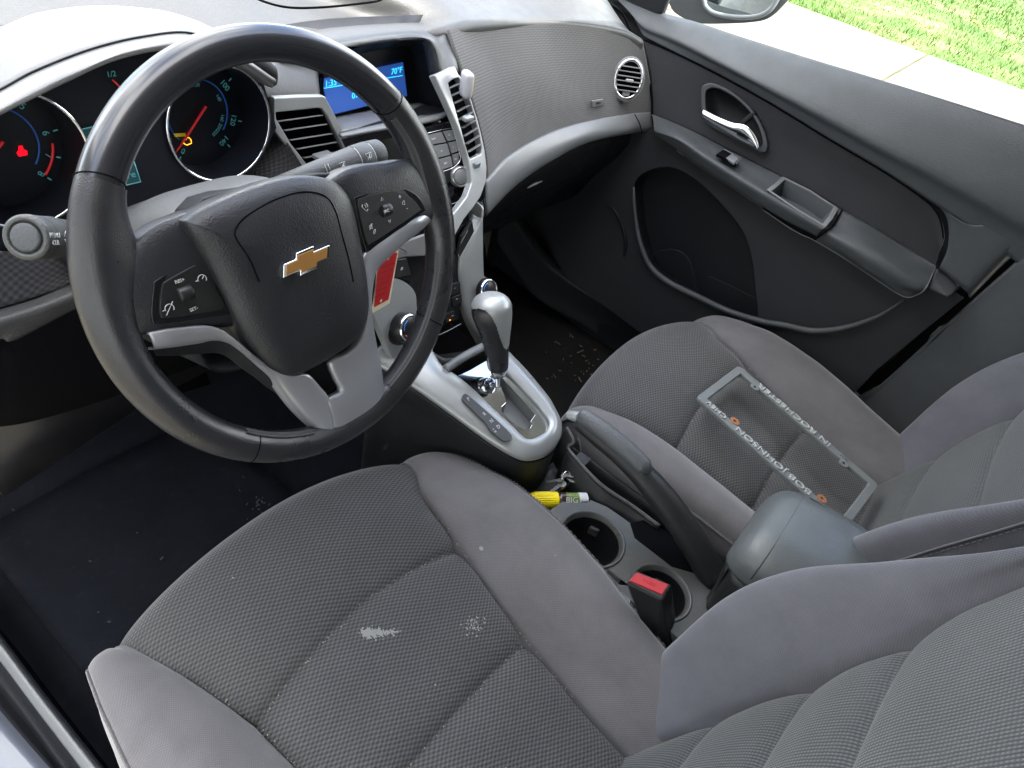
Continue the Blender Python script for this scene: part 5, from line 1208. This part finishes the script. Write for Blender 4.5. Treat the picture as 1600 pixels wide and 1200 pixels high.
# window switch
def TT(px, py, l=0):
    return U(px, py, (t0[2]-t2[2]).cross(t0[3]-t0[1]).normalized(), (t0[2]-t2[2]).cross(t0[3]-t0[1]).normalized().dot(t1[2])+0) 
an = (t0[2]-t2[2]).cross(t0[3]-t0[1]).normalized(); an = an if an.z > 0 else -an
AD = an.dot(U(1140, 243, 'X', 1.036))
def AR(px, py, h=0): return U(px, py, an, AD+h)
poly_plate('switch_bezel', [AR(1120, 240, .004), AR(1131, 233, .004), AR(1157, 247, .004), AR(1149, 256, .004)], M_['void'], door, .006, bevel=.0005)
poly_plate('window_switch', [AR(1135, 246, .006), AR(1143, 240, .006), AR(1155, 247, .006), AR(1148, 255, .006)], M_['satin'], door, .005, bevel=.0012)
tube('switch_edge', [AR(1131, 233, .005), AR(1157, 247, .005), AR(1150, 256, .005)], .0005, M_['silver'], door, 5, res=0)
# door shell behind the panels, window pane
sheet('door_shell', [[p+Vector((.012, 0, -.012)) for p in belt], [Vector((1.16, p.y, p.z-.2)) for p in belt], [Vector((1.14, p.y, .06)) for p in belt]], M_['paint'], door, 20, 10, .004)
gm_ = bpy.data.materials.new('window glass'); gm_.use_nodes = True; t = gm_.node_tree; t.nodes.clear()
o_ = t.nodes.new('ShaderNodeOutputMaterial'); tr = t.nodes.new('ShaderNodeBsdfTransparent'); gs = t.nodes.new('ShaderNodeBsdfGlossy'); gs.inputs['Roughness'].default_value = .0
tr.inputs[0].default_value = (.93, .96, .94, 1); fr = t.nodes.new('ShaderNodeFresnel'); fr.inputs[0].default_value = 1.3; mxs = t.nodes.new('ShaderNodeMixShader')
t.links.new(fr.outputs[0], mxs.inputs[0]); t.links.new(tr.outputs[0], mxs.inputs[1]); t.links.new(gs.outputs[0], mxs.inputs[2]); t.links.new(mxs.outputs[0], o_.inputs[0])
M_['glass'] = gm_
sheet('window_pane', [[p+Vector((.014, 0, -.02)) for p in belt], [p+Vector((-.02, -.0, .18)) for p in belt], [p+Vector((-.10, -.02, .38)) for p in belt]], gm_, door, 12, 10, 0)
# seam between dash and door
tube('door_gap', [U(*p) for p in ((953, 6, 'X', 1.04), (968, 16, 'X', 1.045), (978, 30, 'X', 1.05), (984, 46, 'X', 1.05), (990, 55, 'X', 1.055), (1003, 80, 'X', 1.057), (1013, 115, 'X', 1.057), (1018, 150, 'X', 1.058), (1019, 178, 'X', 1.055))], .0025, M_['void'], door, 6, res=50)
# sail panel at the mirror
poly_plate('sail_panel', X(1.10, (955, -30), (958, 6), (985, 14), (1010, 23), (1033, 22), (1042, 0), (1050, -30)), M_['dark'], door, .012, bevel=.004)
tube('sail_edge', X(1.11, (1052, -30), (1044, 0), (1037, 19)), .004, M_['door'], door, 8)

# outside mirror
mr = thing('side_mirror', U(1150, 0, 'X', 1.28), 'passenger side mirror reflecting lawn, outside the window', 'mirror')
mo = [U(*p, 'X', 1.25) for p in ((1040, -40), (1046, 8), (1062, 26), (1091, 37), (1130, 38), (1172, 36), (1200, 30), (1222, 12), (1240, -12), (1250, -50))]
poly_plate('housing', crl(mo, 50, True), M_['dark'], mr, .10, bevel=.006, direction=(.9, .35, .1)).data.materials[0] = mat('mirror housing', (.05, .052, .055), .5, bump=.4, bscale=500)
mi_ = [U(*p, 'X', 1.245) for p in ((1098, -50), (1100, 0), (1106, 14), (1120, 22), (1150, 27), (1180, 26), (1200, 18), (1214, 0), (1226, -30), (1230, -50))]
tube('mirror_rim', mi_, .005, mat('mirror rim', (.12, .13, .14), .35), mr, 10, res=60)
mn = Vector((-.45, -.85, .10)).normalized()
mg_ = poly_plate('mirror_glass', crl(mi_, 40, True), M_['chrome'], mr, .002, bevel=0); mg_.data.materials[0] = mat('mirror glass', (.9, .92, .92), .015, metal=1)

# ================================================================== SEATS
def lerp_tab(tab, x):
    if x <= tab[0][0]: return tab[0][1]
    m = len(tab)
    for k in range(m-1):
        if x <= tab[k+1][0]:
            x0, x1 = tab[k][0], tab[k+1][0]; v0, v1 = tab[k][1], tab[k+1][1]; L_ = x1-x0
            s0 = (v1-tab[k-1][1])/(x1-tab[k-1][0]) if k else (v1-v0)/L_
            s1 = (tab[k+2][1]-v0)/(tab[k+2][0]-x0) if k+2 < m else (v1-v0)/L_
            f = (x-x0)/L_; f2, f3 = f*f, f*f*f
            return (2*f3-3*f2+1)*v0+(f3-2*f2+f)*L_*s0+(3*f2-2*f3)*v1+(f3-f2)*L_*s1
    return tab[-1][1]
def make_seat(origin, label):
    s = thing('car_seat', origin, label, 'car seat', 'front seats of the car')
    O = Vector(origin)
    # ---- cushion
    prof = crl([(0, -.16, .262), (0, -.08, .268), (0, .0, .275), (0, .08, .288), (0, .16, .304), (0, .24, .324), (0, .31, .340), (0, .362, .341), (0, .398, .332), (0, .420, .302), (0, .427, .24), (0, .41, .16), (0, .40, .10)], 320)
    def frame_(i):
        a = prof[max(0, i-1)]; b = prof[min(len(prof)-1, i+1)]; t_ = (b-a).normalized(); return prof[i], Vector((0, -t_.z, t_.y))
    nrow = len(prof); acc = [0]
    for i in range(1, nrow): acc.append(acc[-1]+(prof[i]-prof[i-1]).length)
    Ltot = acc[-1]
    yv = lambda i: acc[i]-.16            # roughly y over the flat part
    front = lambda v: 0 if v < .12 else min(1, (v-.12)/.22)
    sL = lambda v: lerp_tab([(-.16, -.150), (.06, -.153), (.22, -.163), (.33, -.185), (.38, -.198), (.46, -.212), (.7, -.21)], v)
    sR = lambda v: lerp_tab([(-.16, .118), (-.09, .120), (.06, .137), (.22, .161), (.33, .176), (.38, .200), (.46, .210), (.7, .205)], v)
    wo = lambda v: lerp_tab([(-.16, .262), (0, .272), (.15, .285), (.28, .284), (.36, .272), (.42, .258), (.5, .25), (.7, .245)], v)
    bh = lambda v: lerp_tab([(-.16, .040), (.0, .050), (.15, .046), (.28, .034), (.38, .018), (.45, .008), (.7, .004)], v)
    def put(i, x, h):
        p, n_ = frame_(i); v = yv(i); fr_ = front(v)
        return Vector((x, p.y+n_.y*h-fr_*x*x*(.55 if x < 0 else 1.0), p.z+n_.z*h-fr_*.35*x*x))+O
    c1f = lambda x: (.219+.017*(1-(x/.16)**2))+.0*x
    c2f = lambda x: (.058+.010*(1-(x/.15)**2))
    V = []; uvs = []; nu = 110
    for i in range(nrow):
        v = yv(i); a, b = sL(v), sR(v)
        for j in range(nu+1):
            f = j/nu; x = a+(b-a)*f
            e = 1-abs(2*f-1)**5
            h = .006*e
            for cf_ in (c1f, c2f):
                d = v-cf_(x)
                h -= .013*math.exp(-abs(d)/.011)
                h += .004*math.exp(-((abs(d)-.05)/.035)**2)
            d_e = min(f, 1-f)*(b-a); h -= .012*math.exp(-d_e/.012)*(1-.7*min(1, max(0, (v-.30)/.1)))
            V.append(put(i, x, h)); uvs.append((x, acc[i]))
    ins = mesh_obj('cushion_insert', V, grid_faces(nrow, nu+1), M_['insert'], s, True, uvs)
    for sgn in (-1, 1):
        V = []; uvs = []; nb = 44
        for i in range(nrow):
            v = yv(i); sx0 = abs(sL(v)) if sgn < 0 else sR(v); W_ = wo(v)+(.010-.022*max(0, min(1, (.05-v)/.15)) if sgn > 0 else -.012); B = bh(v)
            sx0 += .0
            pts = [(sx0-.006, -.030), (sx0, -.012+.009*min(1, max(0, (v-.30)/.1))), (sx0+.006, .000+B*.10), (sx0+.30*(W_-sx0), B*.62), (sx0+.62*(W_-sx0), B*.98), (sx0+.86*(W_-sx0), B*.86), (W_-.002, B*.40), (W_+.004, B*.4-.035), (W_-.004, -.075), (W_-.012, -.12)]
            C = crl([(a, b, 0) for a, b in pts], nb+1)
            for j, q in enumerate(C): V.append(put(i, sgn*q.x, q.y)); uvs.append((q.x+q.y, acc[i]))
        F = grid_faces(nrow, nb+1)
        o = mesh_obj('cushion_bolster', V, F, M_['bolster'], s, True, uvs)
        bm = bmesh.new(); bm.from_mesh(o.data); bmesh.ops.recalc_face_normals(bm, faces=bm.faces); bm.to_mesh(o.data); bm.free()
        # piping/stitch line low on the outer flank
        line = [V[i*(nb+1)+int(nb*.66)]+Vector((sgn*.0012, 0, .0)) for i in range(0, nrow-40, 3)]
        tube('piping', line, .0022, M_['bolster'], s, 8, res=0)
        sh = []
        for i in range(0, len(line)-1):
            p, q = line[i]+Vector((sgn*.0005, 0, .004)), line[i]*.45+line[i+1]*.55+Vector((sgn*.0005, 0, .004)); d = Vector((0, 0, .0006))
            sh.append(prism([p-d, q-d, q+d, p+d], (sgn, 0, 0), -.0006))
        bits('stitches', sh, M_['greythread'], s)
    # pale lint along the seams
    sh = []
    rr_ = random.Random(3)
    for _ in range(150):
        k = rr_.random()
        if k < .5:
            cf_ = c1f if rr_.random() < .6 else c2f; x = rr_.uniform(-.15, .14); v = cf_(x)
        else:
            v = rr_.uniform(-.05, .30); x = sR(v)-.001 if rr_.random() < .6 else sL(v)+.001
        i = min(range(nrow), key=lambda q: abs(yv(q)-v))
        p = put(i, x, -.0035)+Vector((rr_.gauss(0, .001), rr_.gauss(0, .001), 0)); r_ = rr_.uniform(.0003, .0008)
        sh.append(([p+Vector((-r_, -r_, 0)), p+Vector((r_, -r_, 0)), p+Vector((r_, r_, 0)), p+Vector((-r_, r_, 0)), p+Vector((0, 0, r_*1.4))], [(0, 1, 4), (1, 2, 4), (2, 3, 4), (3, 0, 4)]))
    lint_ = bits('lint', sh, mat('lint', (.30, .27, .2), .9) if 'lint' not in bpy.data.materials else bpy.data.materials['lint'], s)
    lint_['kind'] = 'stuff'
    # ---- backrest: profile goes up and back, normal points forward
    pb = crl([(0, -.105, .235), (0, -.125, .27), (0, -.155, .33), (0, -.185, .40), (0, -.212, .48), (0, -.236, .56), (0, -.258, .64), (0, -.285, .74), (0, -.32, .84)], 280)
    nb_ = len(pb); ac = [0]
    for i in range(1, nb_): ac.append(ac[-1]+(pb[i]-pb[i-1]).length)
    def putb(i, x, h):
        a = pb[max(0, i-1)]; b = pb[min(nb_-1, i+1)]; t_ = (b-a).normalized(); n_ = Vector((0, t_.z, -t_.y)); p = pb[i]
        return Vector((x, p.y+n_.y*h, p.z+n_.z*h))+O
    zi = lambda i: pb[i].z
    sB = lambda z: lerp_tab([(.23, .128), (.30, .155), (.35, .180), (.42, .196), (.50, .206), (.58, .222), (.66, .245), (.75, .25), (.84, .24)], z)
    wB = lambda z: lerp_tab([(.23, .246), (.30, .264), (.40, .284), (.5, .288), (.6, .278), (.7, .265), (.84, .24)], z)
    hB = lambda z: lerp_tab([(.23, .030), (.30, .062), (.40, .088), (.5, .084), (.6, .052), (.7, .020), (.84, .005)], z)
    V = []; uvs = []
    for i in range(nb_):
        z = zi(i); b = sB(z)
        for j in range(nu+1):
            f = j/nu; x = -b+2*b*f; e = 1-abs(2*f-1)**4
            h = .008*e
            for zc in (.352, .478, .590):
                d = z-(zc-.018*(1-(x/b)**2))
                h -= .010*math.exp(-abs(d)/.010); h += .002*math.exp(-((abs(d)-.05)/.03)**2)
            d_e = min(f, 1-f)*2*b; h -= .009*math.exp(-d_e/.010)
            V.append(putb(i, x, h)); uvs.append((x, ac[i]))
    o = mesh_obj('backrest_insert', V, grid_faces(nb_, nu+1), M_['backins'], s, True, uvs)
    bm = bmesh.new(); bm.from_mesh(o.data); bmesh.ops.recalc_face_normals(bm, faces=bm.faces); bm.to_mesh(o.data); bm.free()
    for sgn in (-1, 1):
        V = []; uvs = []; nb2 = 48
        for i in range(nb_):
            z = zi(i); sx0 = sB(z); W_ = wB(z); B = hB(z)
            pts = [(sx0-.006, -.028), (sx0, -.010), (sx0+.005, .002+B*.12), (sx0+.35*(W_-sx0), B*.62), (sx0+.68*(W_-sx0), B*.98), (sx0+.90*(W_-sx0), B*.92), (W_+.002, B*.5), (W_+.006, B*.5-.04), (W_+.002, -.04), (W_-.008, -.09)]
            C = crl([(a, b, 0) for a, b in pts], nb2+1)
            for j, q in enumerate(C): V.append(putb(i, sgn*q.x, q.y)); uvs.append((q.x+q.y, ac[i]))
        o = mesh_obj('backrest_bolster', V, grid_faces(nb_, nb2+1), M_['bolster'] if False else M_['bolster2'], s, True, uvs)
        bm = bmesh.new(); bm.from_mesh(o.data); bmesh.ops.recalc_face_normals(bm, faces=bm.faces); bm.to_mesh(o.data); bm.free()
        line = [V[i*(nb2+1)+int(nb2*.66)]+Vector((sgn*.0008, .0, 0)) for i in range(8, nb_, 3)]
        tube('piping', line, .0016, M_['bolster2'], s, 8, res=0)
        sh = []
        for i in range(0, len(line)-1):
            p, q = line[i]+Vector((sgn*.0006, -.005, 0)), line[i]*.45+line[i+1]*.55+Vector((sgn*.0006, -.005, 0)); d = Vector((0, .0005, 0))
            sh.append(prism([p-d, q-d, q+d, p+d], (sgn, 0, 0), -.0006))
        bits('stitches', sh, M_['greythread'], s)
    # back shell
    sheet('back_shell', [[putb(i, -.28, -.09) for i in range(0, nb_, 31)], [putb(i, 0, -.11) for i in range(0, nb_, 31)], [putb(i, .28, -.09) for i in range(0, nb_, 31)]], M_['dark'], s, 20, 14, .003)
    # base frame under the cushion
    box('seat_base', O+Vector((0, .12, .09)), (.42, .40, .12), M_['black'], s, .02)
    return s
M_['bolster2'] = weave('backrest bolster cloth', (.080, .080, .094), (.112, .112, .129), .0020, .0016, stagger=True, bump=.3, sheen=.4, wear=.28)
drv = make_seat((0, 0, 0), 'grey cloth driver seat with pale smear on its mesh cushion')
pas = drv.copy(); col.objects.link(pas); pas.location = (.73, -.134, .006)
pas['label'] = 'grey cloth passenger seat with the licence plate frame lying on it'
for ch in [o for o in scene.objects if o.parent == drv]:
    c = ch.copy(); col.objects.link(c); c.parent = pas
    if c.name.startswith('back') or (ch.name.split('.')[0] in ('piping', 'stitches') and ch.data.vertices[0].co.z > .2 and max(v.co.z for v in ch.data.vertices) > .5): c.location = (0, (.045 if c.name.startswith('backrest_ins') or sum(v.co.x for v in ch.data.vertices) < 0 else 0)*(.5 if c.name.startswith('backrest_ins') else 1), 0)
# stains on the driver cushion (its own marks)
def on_seat(px, py, z=.322): return U(px, py, 'Z', z)
dg = bpy.context.evaluated_depsgraph_get(); dg.update()
def cast(px, py, only=None):
    d = (FW + RT*((px-800)/FPX) + UPV*((600-py)/FPX)).normalized()
    hit, loc, nrm, idx, ob, _ = scene.ray_cast(dg, CAM, d)
    return (loc, nrm) if hit else (U(px, py, 'Z', .3), Vector((0, 0, 1)))
smat = bpy.data.materials.new('chalky smear'); smat.use_nodes = True; t = smat.node_tree; b = t.nodes['Principled BSDF']; b.inputs['Base Color'].default_value = (.22, .22, .21, 1); b.inputs['Roughness'].default_value = .9
sh = []
for i in range(420):
    f = abs(rnd.gauss(0, .42)); x = 574+f*50*(1 if rnd.random() < .8 else -.22)+rnd.gauss(0, 2.5); y = 990-3*f+rnd.gauss(0, 4.2*max(.25, 1-f*.5))
    if i > 370: x = rnd.gauss(740, 9); y = rnd.gauss(978, 7)
    if i <= 370 and rnd.random() < f*.4: continue
    p, nr = cast(x, y); nr = nr if nr.dot(CAM-p) > 0 else -nr
    p = p+nr*.0005; r_ = rnd.uniform(.0004, .0013); a = rnd.uniform(0, 3)
    s1 = nr.cross(Vector((math.cos(a), math.sin(a), 0))).normalized()*r_; s2 = nr.cross(s1).normalized()*r_*rnd.uniform(.5, 1)
    sh.append(([p-s1-s2, p+s1-s2, p+s1+s2, p-s1+s2], [(0, 1, 2, 3)]))
for (x, y, r_) in ((752, 857, .0034), (868, 868, .001), (702, 826, .001), (680, 1070, .0012), (364, 903, .0012), (790, 1200, .001)):
    p, nr = cast(x, y); nr = nr if nr.dot(CAM-p) > 0 else -nr; p = p+nr*.0005
    s1 = nr.cross(Vector((1, 0, 0))).normalized()*r_; s2 = nr.cross(s1).normalized()*r_
    sh.append(([p+s1*math.cos(q*.785)+s2*math.sin(q*.785)*.8 for q in range(8)], [tuple(range(8))]))
o = bits('stain', sh, smat, drv); o['kind'] = 'stuff'

# seat side details between driver seat and console
sp = thing('seat_trim', U(1055, 1045, 'Z', .25), 'small grey plastic trim piece in the gap below the belt buckle', 'trim')
box('cover', U(1050, 1040, 'Z', .255), (.05, .05, .012), M_['satin'], sp, .004)

# ================================================================== LICENCE PLATE FRAME
pa = cast(1110, 640)[0]; pb_ = cast(1180, 600)[0]; pc_ = cast(1330, 800)[0]
za = .362
A0, B0, C0 = U(1098, 628, 'Z', .371), U(1155, 570, 'Z', .372), U(1375, 758, 'Z', .330)
lx = (C0-B0); lyv = (A0-B0)
print('frame long', lx.length, 'short', lyv.length, 'angle', math.degrees(lx.angle(lyv)), 'surface z', pa.z, pb_.z, pc_.z)
fx = lx.normalized(); fn = lx.cross(lyv).normalized(); fn = fn if fn.z > 0 else -fn
fy = fn.cross(fx); fy = fy if fy.dot(lyv) > 0 else -fy
LX, LY = lx.length, lyv.length
fr_ = thing('licence_plate_frame', (B0+C0+A0)/3, 'grey metal licence plate frame with raised letters lying on the passenger seat', 'plate frame')
FP = lambda a, b, h=0: B0+fx*a+fy*b+fn*h
def rr2(a0, b0, a1, b1, r_, n=6):
    pts = []
    for cx, cyy, s in ((a1-r_, b0+r_, -90), (a1-r_, b1-r_, 0), (a0+r_, b1-r_, 90), (a0+r_, b0+r_, 180)):
        pts += [FP(cx+r_*math.cos(R(s+i*90/n)), cyy+r_*math.sin(R(s+i*90/n))) for i in range(n+1)]
    return pts
bw = .0165
poly_plate('rail', rr2(0, 0, LX, LY, .010), M_['frame'], fr_, .0085, [rr2(.015, bw, LX-.015, LY-bw, .003)], bevel=.0022)
# letters: read from the far end (rotated half a turn)
text('letters', 'IN ROCHESTER', FP(LX*.42, bw*.50, .0008), -fx, fy, .0165, M_['letters'], fr_, .0014, xs=1.42)
text('letters', 'NY', FP(LX*.77, bw*.40, .0008), -fx, fy, .0110, M_['frame'], fr_, .0007)
text('letters', 'BOB JOHNSON', FP(LX*.515, LY-bw*.52, .0008), -fx, fy, .0165, M_['letters'], fr_, .0014, xs=1.38)
text('letters', 'CHEV', FP(LX*.125, LY-bw*.52, .0008), -fx, fy, .0150, M_['letters'], fr_, .0014, xs=1.1)
for a, b, mt_ in ((LX*.16, bw+.005, 'frame'), (LX*.79, bw+.005, 'frame'), (LX*.235, LY-bw-.003, 'rust'), (LX*.82, LY-bw-.003, 'rust')):
    c = FP(a, b, .0012)
    ring = [c+fx*.0088*math.cos(q)+fy*.0078*math.sin(q) for q in [i*TP/20 for i in range(20)]]
    hole_ = [c+fx*.0030*math.cos(q)+fy*.0030*math.sin(q) for q in [i*TP/14 for i in range(14)]]
    poly_plate('screw_tab', ring, M_[mt_], fr_, .003, [hole_], bevel=.0006)
